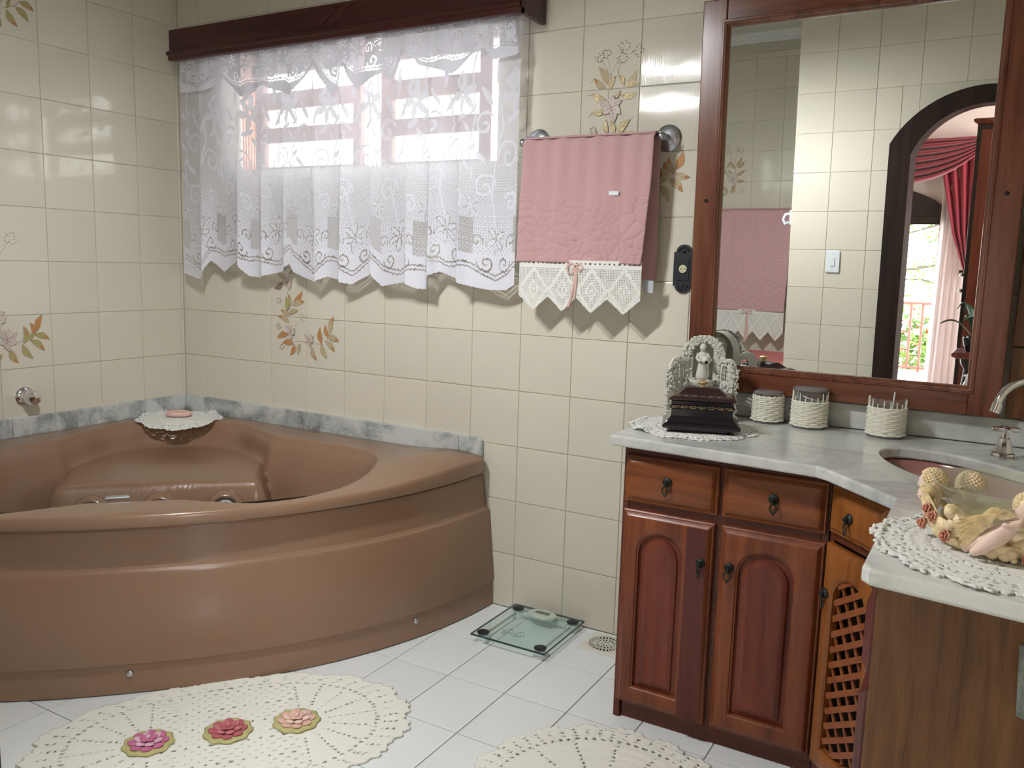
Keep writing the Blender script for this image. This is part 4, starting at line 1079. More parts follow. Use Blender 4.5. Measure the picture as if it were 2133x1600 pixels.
# ================================================================== CROCHET CLOTHS (real holes cut in a fine grid)
def crochet_flat(name, parent, mat, outline, hole, zfn, half, cell, thick, mapfn, relief=None):
    """half=(hx,hy); outline(x,y)->inside; hole(x,y)->open; mapfn(x,y,z)->point"""
    nx, ny = int(2 * half[0] / cell), int(2 * half[1] / cell)
    X_ = (np.arange(nx) + .5) * cell - half[0]; Y_ = (np.arange(ny) + .5) * cell - half[1]
    gx, gy = np.meshgrid(X_, Y_)
    keep = outline(gx, gy) & ~hole(gx, gy)
    mb = MB(); mb.noflip = True
    idx = -np.ones((ny + 1, nx + 1), int); V = []; Fs = []
    for j, i in zip(*np.nonzero(keep)):
        q = []
        for (jj, ii) in ((j, i), (j, i + 1), (j + 1, i + 1), (j + 1, i)):
            if idx[jj, ii] < 0:
                x, y = ii * cell - half[0], jj * cell - half[1]
                idx[jj, ii] = len(V); V.append(mapfn(x, y, zfn(x, y) + (relief(x, y) if relief else 0)))
            q.append(idx[jj, ii])
        Fs.append(tuple(q))
    mb.add(V, Fs)
    o = mb.build(name, mat, parent, smooth=4, solid=thick)
    return o

def round_cloth(name, label, cat, c, R, nsc, cell, z0, drape=None, mat=None, rings=(.35, .55, .75, .9), spokes=12, thick=.0025, sq=1.0, group=None):
    rot = .2
    def outl(x, y):
        r = np.hypot(x, y * sq); a = np.arctan2(y * sq, x)
        return r < R * (.93 + .07 * np.abs(np.cos(a * nsc / 2)) + .012 * np.cos(a * nsc * 5))
    def hol(x, y):
        r = np.hypot(x, y * sq) / R; a = np.arctan2(y * sq, x) + rot
        h = np.zeros_like(r, bool)
        for k, q in enumerate(rings):
            n = max(10, int(R * q * 2 * PI / (cell * 4.2)))
            h |= (np.abs(r - q) * R < cell * .8) & (np.cos(a * n) > .1)
        sp = np.abs(((a * spokes / (2 * PI)) % 1) - .5) / spokes * 2 * PI * r * R
        h |= (sp < cell * .7) & (r > .18) & (r < .88) & (np.cos(r * R / cell * 1.55) > .0)
        h |= (r > .80) & (r < .97) & (np.cos(a * nsc * 3) > .55) & (np.cos(r * R * 400) > .2)
        return h
    def zf(x, y): return 0.0
    rel = lambda x, y: .0009 * math.sin(math.hypot(x, y) / cell * 1.6) * math.sin(math.atan2(y, x) * 40) + .0006 * math.sin(math.hypot(x, y) / cell * .9)
    mp = drape or (lambda x, y, z: (c[0] + x, c[1] + y, z0 + z))
    o = crochet_flat(name, None, mat or m_crochet, outl, hol, zf, (R * 1.02, R * 1.02), cell, thick, mp, rel)
    return tag(o, label, cat, group)

# doily and soap on the tub corner
def drape_tub(x, y, z):
    X_, Y_, h = .183 + x, -.187 + y, .5525 + z
    if X_ < .022: h += (.022 - X_) * 1.3; X_ = .022 + (X_ - .022) * -.03
    if Y_ > -.022: h += (Y_ + .022) * 1.3; Y_ = -.022
    d = (X_ - Q.x) * W_.x + (Y_ - Q.y) * W_.y; over = max(0, .735 - d)
    h -= over * over * 1.6 if d < .735 else 0
    h += .003 * math.sin(x * 50) * math.sin(y * 40) * (abs(x) + abs(y)) * 5
    return (X_, Y_, max(h, .50))
round_cloth('tub_doily', 'white scalloped crochet doily on the corner of the bathtub', 'doily', None, .175, 9, .0028, 0, drape_tub, spokes=9)
m_soap = pmat('pink_soap', srgb(222, 182, 172), .4, var=.1, vscale=40)
so_ = thing('bar_soap', 'pink oval soap bar with moulded top on the tub doily', 'soap', (.165, -.175, .556))
ux = Vector((.80, .60, 0)); uy = Vector((-.60, .80, 0))
mb = MB(); mb.lathe([(0, 0), (.034, .001), (.040, .007), (.041, .013), (.038, .020), (.032, .0225), (.030, .0215), (0, .0225)], 36, (.165, -.175, .5565), (ux, uy, Zv), sx=1.35, sy=.85)
mb.build('soap_bar', m_soap, so_, smooth=1.2)
mb = MB()
for k in range(7): mb.sphere((.165 + ux.x * (.012 * (k - 3)), -.175 + ux.y * (.012 * (k - 3)), .579), .0065, 8, 6, (1.2, .8, .45))
mb.build('moulded_relief', pmat('soap_top', srgb(236, 198, 178), .45), so_, smooth=4)

# doilies on the counter
def drape_left(x, y, z):
    X_, Y_, h = 2.457 + x, -.305 + y, ZC + .0016 + z
    if X_ < 2.304: h += .004
    h += .010 * math.exp(-(((x + .10) / .018) ** 2)) * sstep(-.03, -.15, y)
    if X_ < 2.298: h -= (2.298 - X_) * .25
    return (X_, Y_, h)
round_cloth('doily', 'white crochet doily under the black lacquered box', 'doily', None, .178, 11, .003, 0, drape_left, spokes=11)
def drape_right(x, y, z):
    h = ZC + .0018 + z; X_ = 3.222 + x
    if X_ < 3.03: h += .002 + .002 * math.sin(y * 60)
    h += .0035 * abs(math.sin(6 * math.atan2(y, x))) * sstep(.12, .21, math.hypot(x, y))
    return (X_, -1.038 + y, h)
round_cloth('large_doily', 'larger white crochet doily under the glass cherub bowl', 'doily', None, .213, 14, .003, 0, drape_right, spokes=14, thick=.004)

# ------------------------------------------------------------------ wicker jars
def jar(name, label, c, r, h_weave, h_glass, lid, ragged, nst=18):
    x, y = c; t = thing(name, label, 'jar', (x, y, ZC), group='wicker jars on the counter')
    MB().lathe([(0, .002), (r - .004, .001), (r - .001, .004), (r - .001, h_glass), (r - .003, h_glass + .0005), (r - .0035, .006), (0, .006)], 40, (x, y, ZC)).build('glass', m_glass, t, smooth=SM)
    MB().lathe([(0, .0004), (r + .001, .0004), (r + .002, .003), (r + .001, .008), (r - .0005, .009)], 40, (x, y, ZC)).build('glass_foot', m_glass_lid, t, smooth=SM)
    w = MB(); rows = int(h_weave / .0062)
    for k in range(rows):
        z = .010 + k * (h_weave - .006) / rows; P = []
        rb = r + .0022 + (.0022 if k < 1 else 0)
        for i in range(72):
            a = 2 * PI * i / 72
            P.append((x + (rb + .0016 * math.cos(a * nst / 2 + PI * k)) * math.cos(a), y + (rb + .0016 * math.cos(a * nst / 2 + PI * k)) * math.sin(a), ZC + z + .0006 * math.sin(a * nst)))
        w.tube(P, .0029, 5, closed=True)
    o = w.build('wicker_sleeve', m_wick, t, smooth=1.2); o['kind'] = 'stuff'
    s = MB(); rg = random.Random(int(x * 100))
    for i in range(nst):
        a = 2 * PI * (i + .3) / nst; hh = h_weave + .004 + (rg.uniform(.006, .024) if ragged else 0)
        p = Vector((x + (r + .0018) * math.cos(a), y + (r + .0018) * math.sin(a), ZC))
        s.tube([p + Vector((0, 0, .008)), p + Vector((0, 0, hh))], .0015, 5)
    if ragged == 2:
        a = -PI / 2; s.tube([(x - .012 + .008 * k, y - r - .002 + .0012 * k * k, ZC + h_weave + .017 - .0032 * k) for k in range(7)], .0016, 5)
    s.build('wicker_stake', m_wick, t, smooth=1.2)['kind'] = 'stuff'
    if lid:
        MB().lathe([(r - .006, h_glass), (r + .0015, h_glass + .0008), (r + .0035, h_glass + .004), (r + .002, h_glass + .008), (r - .006, h_glass + .0115), (0, h_glass + .0125)], 40, (x, y, ZC)).build('glass_lid', m_glass_lid, t, smooth=SM)
    else:
        MB().tube([(x + .012, y - .01, ZC + .05), (x + .016, y - .002, ZC + h_glass + .018)], .0018, 6).build('swab_stick', m_white, t, smooth=SM)
    return t
jar('wicker_jar', 'low glass jar in full cream wicker with smoky glass lid', (2.603, -.069), .0405, .079, .083, True, 0)
jar('wicker_jar', 'taller lidded glass jar with cream wicker ending below the rim', (2.722, -.078), .0455, .078, .106, True, 2)
jar('wicker_jar', 'open lidless glass jar in ragged cream wicker nearest the sink', (2.925, -.083), .0455, .082, .106, False, 1)

# ------------------------------------------------------------------ lacquered box
bx = thing('jewelry_box', 'black lacquered stepped casket with gold trim and knob', 'box', (2.484, -.326, ZC + .0042), .33, local=True)
bx.scale = (1, 1, .93)
def sq(hx, hy, z): return [(-hx, -hy, z), (hx, -hy, z), (hx, hy, z), (-hx, hy, z)]
MB().loops([sq(*p) for p in ((.084, .058, 0), (.086, .060, .011), (.101, .074, .012), (.103, .076, .019), (.098, .071, .024), (.093, .066, .028), (.091, .064, .033), (.084, .057, .040), (.081, .054, .046), (.080, .053, .066), (.083, .056, .067), (.0845, .0575, .069), (.0845, .0575, .0765), (.083, .056, .078), (.081, .054, .079), (.081, .054, .090))], True, True, True).build('box_body', m_lacq, bx, bevel=.0012)
MB().loops([sq(*p) for p in ((.081, .054, .0905), (.088, .061, .092), (.089, .062, .096), (.084, .057, .100), (.078, .051, .1035), (.066, .041, .1065), (.062, .037, .1085), (.046, .023, .123), (.041, .019, .1255), (.038, .017, .126))], True, True, True).build('lid', m_lacq_top, bx, bevel=.0012)
MB().lathe([(.007, .126), (.0065, .129), (.006, .133), (.011, .135), (.0145, .138), (.0135, .142), (.007, .1445), (0, .145)], 24, (0, 0, 0)).build('knob', m_gold, bx, smooth=SM)
mb = MB()
for (hx, hy, z) in ((.0846, .0576, .0705), (.0755, .0485, .1046)):
    for s_, (n_, hl, od, axv) in ((0, (7, hx, hy, 0)), (1, (5, hy, hx, 1))):
        for sg in (-1, 1):
            for k in range(n_):
                p = -hl + 2 * hl * (k + .5) / n_
                w_ = hl / n_ * .55
                if axv == 0: mb.box(p - w_, p + w_, sg * od - .0006, sg * od + .0006, z - .0009, z + .0009)
                else: mb.box(sg * od - .0006, sg * od + .0006, p - w_, p + w_, z - .0009, z + .0009)
for k in range(14):
    p = -.08 + .16 * (k + .5) / 14
    mb.obox((p, -.0577, .0745), (.0045, 0, .0014 * (-1) ** k), (0, .0004, 0), (0, 0, .0006))
mb.build('gold_trim', m_gold, bx)['kind'] = 'stuff'

# ------------------------------------------------------------------ plaster grotto statue
st = thing('grotto_statue', 'white plaster grotto figurine with a robed jug bearer under an ivy arch', 'figurine', (2.418, -.118, ZC), .26, local=True)
def arch2(h, z1, rise, n=20): # half-open arch outline in local xz
    return arch_loop(-h, h, 0.0, z1, rise)
lp = lambda L_, y: [(x, y, z) for x, z in L_]
A0 = arch_loop(-.060, .060, .0, .243, .058); A1 = arch_loop(-.028, .028, .108, .226, .028)
mb = MB(); mb.loops([lp(A0, .034), lp(A0, .0), lp(arch_loop(-.057, .057, 0, .240, .056), -.004), lp(arch_loop(-.031, .031, .108, .230, .031), -.004), lp(A1, .0), lp(arch_loop(-.028, .028, .108, .226, .028), .022)], True, False, True)
mb.build('arch_wall', m_resin, st, smooth=.6)
for sg in (-1, 1):
    u = Vector((math.cos(.75) * sg, -math.sin(.75), 0)); n = Vector((-math.sin(.75) * sg, -math.cos(.75), 0)); p0 = Vector((.052 * sg, .004, 0))
    def WP(L_, d): return [p0 + u * a + n * d + Vector((0, 0, z)) for a, z in L_]
    O = arch_loop(0.0, .066, 0, .182, .044); I_ = arch_loop(.014, .040, .115, .160, .013)
    mb = MB(); LL_ = [WP(I_, .0), WP(O, .0), WP(O, .012), WP(I_, .012)]; LL_.append(LL_[0]); mb.loops(LL_)
    for a in (.0227, .0313): mb.obox(p0 + u * a + n * .006 + Vector((0, 0, .137)), u * .001, n * .002, (0, 0, .024))
    for z in (.126, .137, .148): mb.obox(p0 + u * .027 + n * .006 + Vector((0, 0, z)), u * .0135, n * .0018, (0, 0, .001))
    mb.build('window_wing', m_resin, st, smooth=.6)
base_ = [(-.102, -.045), (-.09, -.062), (-.05, -.072), (0, -.076), (.05, -.072), (.09, -.062), (.102, -.045), (.098, .03), (-.098, .03)]
MB().prism(base_, 0.0, .013, None).build('plinth', m_resin, st, bevel=.002)
bs = MB()
bs.lathe([(.012, .05), (.022, .07), (.034, .090), (.040, .100), (.037, .1015), (.030, .094), (0, .088)], 26, (0, -.020, .016), sy=.9, fn=lambda a, h: 1 + .06 * math.sin(5 * a) + .03 * math.sin(11 * a))
bs.lathe([(.030, .013), (.038, .03), (.050, .052), (.052, .058), (.047, .060), (.040, .05), (0, .046)], 26, (0, -.026, 0), sy=.75, fn=lambda a, h: 1 + .07 * math.sin(4 * a + 1) + .03 * math.sin(9 * a))
rg = random.Random(4)
for k in range(46):
    a = rg.uniform(0, 2 * PI); r = rg.uniform(.02, .042); z = rg.choice((.115, .057, .03)); rr_ = (r if z > .05 else .045)
    bs.sphere((.9 * rr_ * math.cos(a), -.02 + .75 * rr_ * math.sin(a) - .006, z + rg.uniform(-.008, .004)), rg.uniform(.004, .009), 7, 5, (1, .8, .7))
bs.build('basin', m_resin, st, smooth=4)
stp = MB()
for k in range(7):
    a = .05 + .16 * k; c = Vector((.052 + .012 * math.sin(k * .5), -.022 - .0055 * k, .084 - .0105 * k)); stp.obox(c, (.016, .004, 0), (-.002, .006, 0), (0, 0, .0055))
for k in range(7):
    c = Vector((.034 + .01 * math.sin(k * .6), -.026 - .0055 * k, .086 - .0105 * k)); stp.obox(c, (.0035, .0015, 0), (-.001, .006, 0), (0, 0, .011))
stp.build('stair', m_resin, st, bevel=.001)
fg = MB()
fg.lathe([(.0165, .100), (.0170, .112), (.0145, .128), (.0115, .146), (.0105, .152), (.0125, .160), (.0140, .172), (.0125, .179), (.006, .183), (.0045, .187)], 22, (-.002, -.015, .015), sy=.75, fn=lambda a, h: 1 + (.07 * math.sin(8 * a) if h < .15 else 0))
fg.sphere((-.002, -.017, 0.209), .0098, 14, 10, (.92, .95, 1.12)); fg.sphere((-.002, -.004, 0.212), .0108, 12, 8, (1, .95, 1))
fg.sphere((-.002, -.0268, 0.2085), .0018, 6, 5)
fg.tube([(-.014, -.015, .192), (-.0185, -.019, .178), (-.012, -.029, .172), (.002, -.032, .171)], [.005, .0048, .004, .003], 8)
fg.tube([(.010, -.015, .192), (.0165, -.019, .180), (.016, -.027, .172), (.009, -.031, .169)], [.005, .0048, .004, .003], 8)
fg.build('robed_figure', m_resin, st, smooth=4)
jg = MB(); d = Vector((.2, -.92, -.33)).normalized(); u = d.cross(Zv).normalized(); v = u.cross(d)
jg.lathe([(0, -.020), (.008, -.018), (.0125, -.008), (.0125, -.001), (.007, .007), (.0062, .010), (.008, .0125), (.0055, .0125), (.005, .004), (0, .003)], 18, (.008, -.029, .173), (u, v, d))
jg.build('jug', m_resin, st, smooth=SM)
MB().lathe([(.0052, .0124), (0, .0123)], 12, (.008, -.029, .173), (u, v, d)).build('jug_mouth', m_dark, st)
lv = MB(); rg = random.Random(11)
def leaf_at(p, n, s):
    n = Vector(n).normalized(); a = rg.uniform(0, 2 * PI); t = n.orthogonal().normalized(); b = n.cross(t)
    e1 = t * math.cos(a) + b * math.sin(a); e2 = n.cross(e1); p = Vector(p)
    p = p + n * rg.uniform(.0012, .0042)
    lv.add([p - e1 * s, p + e2 * s * .6 + n * s * .35, p + e1 * s + n * s * rg.uniform(.1, .9), p - e2 * s * .6 + n * s * .3, p + n * s * .75], [(0, 1, 4), (1, 2, 4), (2, 3, 4), (3, 0, 4)])
for k in range(330):
    t = rg.uniform(-.25, PI + .25); r = rg.uniform(.039, .060)
    x, z = r * math.cos(t), .185 + r * math.sin(t) * .98
    if t < 0 or t > PI: z = .185 - abs(t if t < 0 else t - PI) * .2; x = math.copysign(rg.uniform(.034, .058), x)
    leaf_at((x, -.0045, z), (rg.uniform(-.5, .5), -1, rg.uniform(-.2, .6)), rg.uniform(.0048, .0085))
for sg in (-1, 1):
    u = Vector((math.cos(.75) * sg, -math.sin(.75), 0)); n = Vector((-math.sin(.75) * sg, -math.cos(.75), 0)); p0 = Vector((.052 * sg, .004, 0))
    for k in range(300):
        a, z = rg.uniform(.0, .067), rg.uniform(.012, .180)
        if .010 < a < .044 and .105 < z < .166: continue
        if z > .138 + .044 * math.sqrt(max(0, 1 - ((a - .033) / .033) ** 2)) + .004: continue
        if a < .04 and z < .10 and rg.random() < .75: continue
        leaf_at(p0 + u * a + n * .0125 + Vector((0, 0, z)), n + Vector((rg.uniform(-.4, .4), 0, rg.uniform(-.2, .5))), rg.uniform(.0048, .0085))
        if a > .05 and rg.random() < .5: leaf_at(p0 + u * .067 + n * rg.uniform(0, .012) + Vector((0, 0, min(z, .15))), u + n * .3, rg.uniform(.0048, .0085))
    for k in range(60):
        leaf_at((sg * rg.uniform(.045, .085), -.05 + rg.uniform(-.014, .02), .014 + rg.uniform(0, .04)), (0, -1, .8), rg.uniform(.003, .006))
lv.noflip = True
lv.build('ivy', m_resin, st)['kind'] = 'stuff'

# ------------------------------------------------------------------ cherub bowl
m_cream = pmat('ivory_resin', srgb(226, 206, 170), .55, var=.14, vscale=60); m_yel = pmat('straw_resin', srgb(226, 206, 162), .6, var=.2, vscale=80)
m_skin = pmat('pale_pink_resin', srgb(226, 200, 184), .5); m_rose = pmat('rose_resin', srgb(206, 142, 120), .6)
BC = Vector((3.208, -.985, ZC + .0045))
bw = thing('cherub_bowl', 'clear glass bowl in an ivory cherub and rose holder', 'bowl', BC)
m_bglass = glass_mat('bowl_glass', (.95, .96, .92, 1), opac=.2, tint=(.72, .72, .62, 1))
MB().lathe([(0, .034), (.045, .034), (.070, .044), (.090, .062), (.104, .080), (.116, .094), (.1195, .0965), (.1205, .098), (.118, .099), (.101, .083), (.086, .065), (.066, .048), (.045, .038), (0, .038)], 72, BC, fn=lambda a, h: 1 + .05 * max(0, (h - .05) / .05) * math.sin(5 * a + .4)).build('glass_bowl', m_bglass, bw, smooth=SM)
MB().lathe([(0, 0), (.084, 0), (.098, .006), (.101, .018), (.096, .034), (.088, .046), (.064, .040), (0, .033)], 48, BC, fn=lambda a, h: 1 + .04 * math.sin(5 * a + 20 * h) + .025 * math.sin(13 * a + 60 * h)).build('base', m_cream, bw, smooth=4)
def pol_(a, r, z): return BC + Vector((r * math.cos(a), r * math.sin(a), z))
P = pol_
for (a0, a1, z0, z1, z2, r, w_) in ((3.12, 4.22, .056, .026, .030, .119, .013), (3.30, 4.15, .026, .030, .004, .116, .010), (2.3, 3.3, .05, .075, .05, .116, .012), (4.75, 5.5, .016, .03, .04, .114, .015), (4.45, 4.95, .024, .012, .022, .120, .007), (3.9, 4.35, .050, .046, .030, .112, .012), (5.2, 6.1, .02, .05, .03, .115, .014)):
    pp_ = []; n_ = 18
    for k in range(n_ + 1):
        t = k / n_; pp_.append(P(a0 + (a1 - a0) * t, r - .010 * abs(2 * t - 1), z0 * (1 - t) ** 2 + 2 * z1 * t * (1 - t) + z2 * t * t))
    dr = MB(); dr.tube(pp_, [.003 + w_ * math.sin(PI * (.06 + .88 * k / n_)) for k in range(n_ + 1)], 12, flat=.45)
    dr.build('drapery', m_yel, bw, smooth=4)
def cherub_skin(name, joints, edges, mat):
    me = bpy.data.meshes.new(name); me.from_pydata([Vector(j[0]) - BC for j in joints], edges, [])
    me.materials.append(mat); o = bpy.data.objects.new(name, me); COL.objects.link(o); o.parent = bw; OFF[o.name] = Vector(BC)
    sk = o.modifiers.new('skin', 'SKIN'); ss = o.modifiers.new('sub', 'SUBSURF'); ss.levels = 2; ss.render_levels = 2
    for k, j in enumerate(joints): me.skin_vertices[0].data[k].radius = (j[1], j[1])
    me.skin_vertices[0].data[0].use_root = True
    sk.use_smooth_shade = True
    return o
# flying cherub at the front: hips, belly, chest, neck, two legs, two arms
cherub_skin('cherub_figure', [(P(4.60, .118, .043), .0165), (P(4.72, .120, .053), .0150), (P(4.84, .120, .063), .0140), (P(4.93, .120, .078), .008),
    (P(4.45, .122, .032), .0120), (P(4.36, .123, .022), .0095), (P(4.28, .122, .012), .0065), (P(4.23, .124, .009), .006),
    (P(4.52, .136, .026), .0105), (P(4.43, .138, .016), .0082), (P(4.38, .137, .009), .006),
    (P(4.80, .138, .067), .0062), (P(4.71, .143, .064), .005), (P(4.65, .143, .067), .0042),
    (P(4.97, .127, .066), .006), (P(5.02, .132, .052), .0048), (P(5.0, .134, .044), .0042)],
    [(0, 1), (1, 2), (2, 3), (0, 4), (4, 5), (5, 6), (6, 7), (0, 8), (8, 9), (9, 10), (2, 11), (11, 12), (12, 13), (3, 14), (14, 15), (15, 16)], m_skin)
# seated cherub on the left side
cherub_skin('cherub_figure', [(P(3.05, .108, .045), .014), (P(3.02, .110, .060), .013), (P(2.98, .113, .075), .011), (P(2.96, .113, .084), .006), (P(3.2, .114, .038), .009), (P(3.32, .120, .042), .007), (P(3.42, .120, .034), .006),
    (P(3.12, .120, .066), .006), (P(3.24, .124, .058), .0045), (P(2.86, .120, .062), .006)], [(0, 1), (1, 2), (2, 3), (0, 4), (4, 5), (5, 6), (2, 7), (7, 8), (2, 9)], m_skin)
# curled putti in the middle
cherub_skin('cherub_figure', [(P(4.06, .114, .042), .011), (P(4.08, .116, .054), .0105), (P(4.14, .119, .062), .008), (P(3.98, .120, .036), .008), (P(3.92, .124, .044), .006), (P(4.2, .122, .050), .0055), (P(4.26, .126, .042), .0045)], [(0, 1), (1, 2), (0, 3), (3, 4), (1, 5), (5, 6)], m_cream)
for (a, r, z, s_) in ((2.86, .121, .076, .0205), (2.10, .116, .063, .0225), (4.92, .122, .090, .019), (3.16, .121, .064, .0135), (4.02, .124, .062, .0095)):
    hd = MB(); hr = MB(); c = P(a, r, z); hd.sphere(c, s_, 18, 12, (1, 1, 1.1)); n = Vector((math.cos(a), math.sin(a), -.15))
    hd.sphere(c + n * s_ * .98 - Zv * s_ * .12, s_ * .17, 6, 5)
    t_ = Vector((-n.y, n.x, 0)).normalized()
    for sg in (-1, 1): hd.sphere(c + n * s_ * .86 + t_ * sg * s_ * .36 + Zv * s_ * .08, s_ * .12, 6, 5); hd.sphere(c + t_ * sg * s_ * .95 - Zv * s_ * .05, s_ * .2, 6, 5)
    rg = random.Random(int(a * 10)); cap = c - n * s_ * .14 + Zv * s_ * .24
    hr.sphere(cap, s_ * 1.02, 20, 14, (1, 1, .98))
    for k in range(150):
        t = k * 2.39996; q = 1 - 1.25 * (k + .5) / 150; dv = Vector((math.cos(t) * math.sqrt(max(0, 1 - q * q)), math.sin(t) * math.sqrt(max(0, 1 - q * q)), q))
        if dv.dot(n) > .5 and q < .55: continue
        hr.sphere(cap + dv * s_ * 1.0, s_ * .15, 6, 4)
    ho_ = hd.build('cherub_head', m_skin if a > 2.5 and s_ > .012 else m_cream, bw, smooth=4); hr.build('hair', m_yel if a != 2.10 else m_cream, ho_, smooth=4)
def wing(root, tips, n_=11):
    wg = MB(); root = Vector(root); out = (root - BC); out.z = 0; out.normalize(); A, B = Vector(tips[0]), Vector(tips[1])
    for lay in range(2):
        for k in range(n_):
            t = k / (n_ - 1); L_ = (A * (1 - t) + B * t - root) * (1 - .38 * lay)
            p = root + out * (.0010 + .0030 * lay + .0024 * (k % 2)); w = L_.cross(out).normalized() * .0046
            pts = [p, p + L_ * .3 + w * .9 + out * .004, p + L_ * .75 + w * 1.05 + out * .004, p + L_, p + L_ * .75 - w * 1.05 + out * .002, p + L_ * .3 - w * .9 + out * .002]
            wg.add(pts + [q - out * .003 for q in pts], [tuple(range(6)), tuple(range(11, 5, -1))] + [(i, (i + 1) % 6, 6 + (i + 1) % 6, 6 + i) for i in range(6)])
    wg.build('cherub_wing', m_yel, bw)
wing(P(4.60, .131, .079), (P(4.24, .131, .012), P(4.06, .126, .046)))
wing(P(4.78, .128, .080), (P(4.42, .130, .070), P(4.50, .126, .084)))
wing(P(3.30, .121, .070), (P(3.62, .118, .030), P(3.66, .116, .050)), 7)
wing(P(5.1, .122, .075), (P(5.5, .124, .03), P(5.6, .122, .06)), 8)
for (a, z, s_) in ((3.10, .053, .0105), (3.56, .050, .012), (3.72, .042, .012), (3.98, .020, .0125), (3.42, .020, .0125), (4.98, .010, .0125), (3.28, .060, .008)):
    rs = MB(); n = Vector((math.cos(a), math.sin(a), .25)).normalized(); c = P(a, .121, z); u = n.cross(Zv).normalized(); v = u.cross(n)
    for lay, (rr_, h, nn) in enumerate(((1.0, 0, 6), (.66, .35, 5), (.34, .6, 4))):
        for k in range(nn):
            t = k * 2 * PI / nn + lay * .6; e1 = u * math.cos(t) + v * math.sin(t); e2 = n.cross(e1)
            rs.grid(lambda uu, vv_, e1=e1, e2=e2, rr_=rr_, h=h: c + (e1 * rr_ * (.55 + .45 * vv_) + e2 * (uu - .5) * 1.25 * rr_ * (1 - .25 * vv_)) * s_ * .8 + n * s_ * (h + .55 * math.sin(vv_ * 2.2) - .5 * (uu - .5) ** 2), 4, 3)
    rs.sphere(c + n * s_ * .8, s_ * .2, 8, 6); rs.build('rose', m_rose, bw, smooth=4, solid=.0008)
sw = MB(); rg = random.Random(2)
for k in range(46):
    a = rg.uniform(4.3, 4.85) if k < 20 else rg.uniform(2.6, 5.8); sw.sphere(P(a, rg.uniform(.104, .112) + (.008 if k < 20 else 0), rg.uniform(.006, .02) if k < 20 else rg.uniform(.008, .05)), rg.uniform(.005, .010), 8, 6, (1, 1, .85))
sw.build('shell_cluster', m_cream, bw, smooth=4)['kind'] = 'stuff'

# ================================================================== FLOOR THINGS
sc_ = thing('bathroom_scale', 'square glass bathroom scale with black dots on the tiles', 'scale', (1.888, -.168, 0))
gx0, gx1, gy0, gy1, gz = 1.752, 2.026, -.318, -.022, .026
mb = MB(); mb.box(gx0, gx1, gy0, gy1, gz, gz + .006); mb.build('glass_plate', m_glass_green, sc_)
mb = MB()
for (a, b, c, d) in ((gx0 - .0006, gx1 + .0006, gy0 - .0006, gy0 + .0004), (gx0 - .0006, gx1 + .0006, gy1 - .0004, gy1 + .0006), (gx0 - .0006, gx0 + .0004, gy0, gy1), (gx1 - .0004, gx1 + .0006, gy0, gy1)): mb.box(a, b, c, d, gz, gz + .006)
mb.build('glass_rim', m_glass_edge, sc_)
for (fx_, fy_) in ((gx0 + .03, gy0 + .03), (gx1 - .03, gy0 + .03), (gx0 + .03, gy1 - .03), (gx1 - .03, gy1 - .03)):
    ft = MB().lathe([(0, .0004), (.022, .0004), (.023, .004), (.021, .010), (.0185, .018), (.0185, gz - .0003)], 28, (fx_, fy_, 0)).build('foot', m_white, sc_, smooth=SM)
    MB().lathe([(.0205, gz + .0062), (.0205, gz + .0072), (.019, gz + .008), (0, gz + .008)], 28, (fx_, fy_, 0)).build('pad', m_black, ft, smooth=SM)
for fx_ in (gx0 + .03, gx1 - .03):
    MB().tube([(fx_, gy0 + .05, .019), (fx_, gy1 - .05, .019)], .0035, 8).build('strut', m_steel, sc_, smooth=SM)
MB().box(gx0 + .05, gx1 - .05, gy1 - .04, gy1 - .02, .008, .022).build('cross_bar', m_white, sc_, bevel=.003)
c = ((gx0 + gx1) / 2, gy1 - .05)
m_disp = pmat('scale_housing', srgb(190, 204, 192), .4)
dh = MB().lathe([(0, gz + .0062), (.047, gz + .0062), (.050, gz + .009), (.050, gz + .015), (.046, gz + .019), (0, gz + .0195)], 40, (c[0], c[1], 0), sx=1.1, sy=.66).build('display', m_disp, sc_, smooth=SM)
MB().box(c[0] - .026, c[0] + .026, c[1] - .008, c[1] + .012, gz + .0185, gz + .0200).build('screen', pmat('lcd', srgb(108, 116, 100), .3), dh)
mb = MB()
for ox in (-.022, .022):
    for s_ in (1.0, .8):
        T = [(ox + .022 * s_ * math.cos(PI / 2 + 2 * PI * k / 3), .0 + .020 * s_ * math.sin(PI / 2 + 2 * PI * k / 3)) for k in range(3)]
        if s_ == 1.0:
            for (a, b) in zip(T, T[1:] + T[:1]): mb.tube([(1.872 + a[0], -.235 + a[1], gz + .0064), (1.872 + b[0], -.235 + b[1], gz + .0064)], .0009, 4)
    mb.box(1.872 + ox - .001, 1.872 + ox + .001, -.239, -.231, gz + .0062, gz + .0066)
    for k in range(3): mb.box(1.872 + ox - .016, 1.872 + ox + .014 - .004 * k, -.2525 - .006 * k, -.2505 - .006 * k, gz + .0062, gz + .0066)
mb.build('warning_print', pmat('print_grey', srgb(120, 140, 134), .5), sc_)

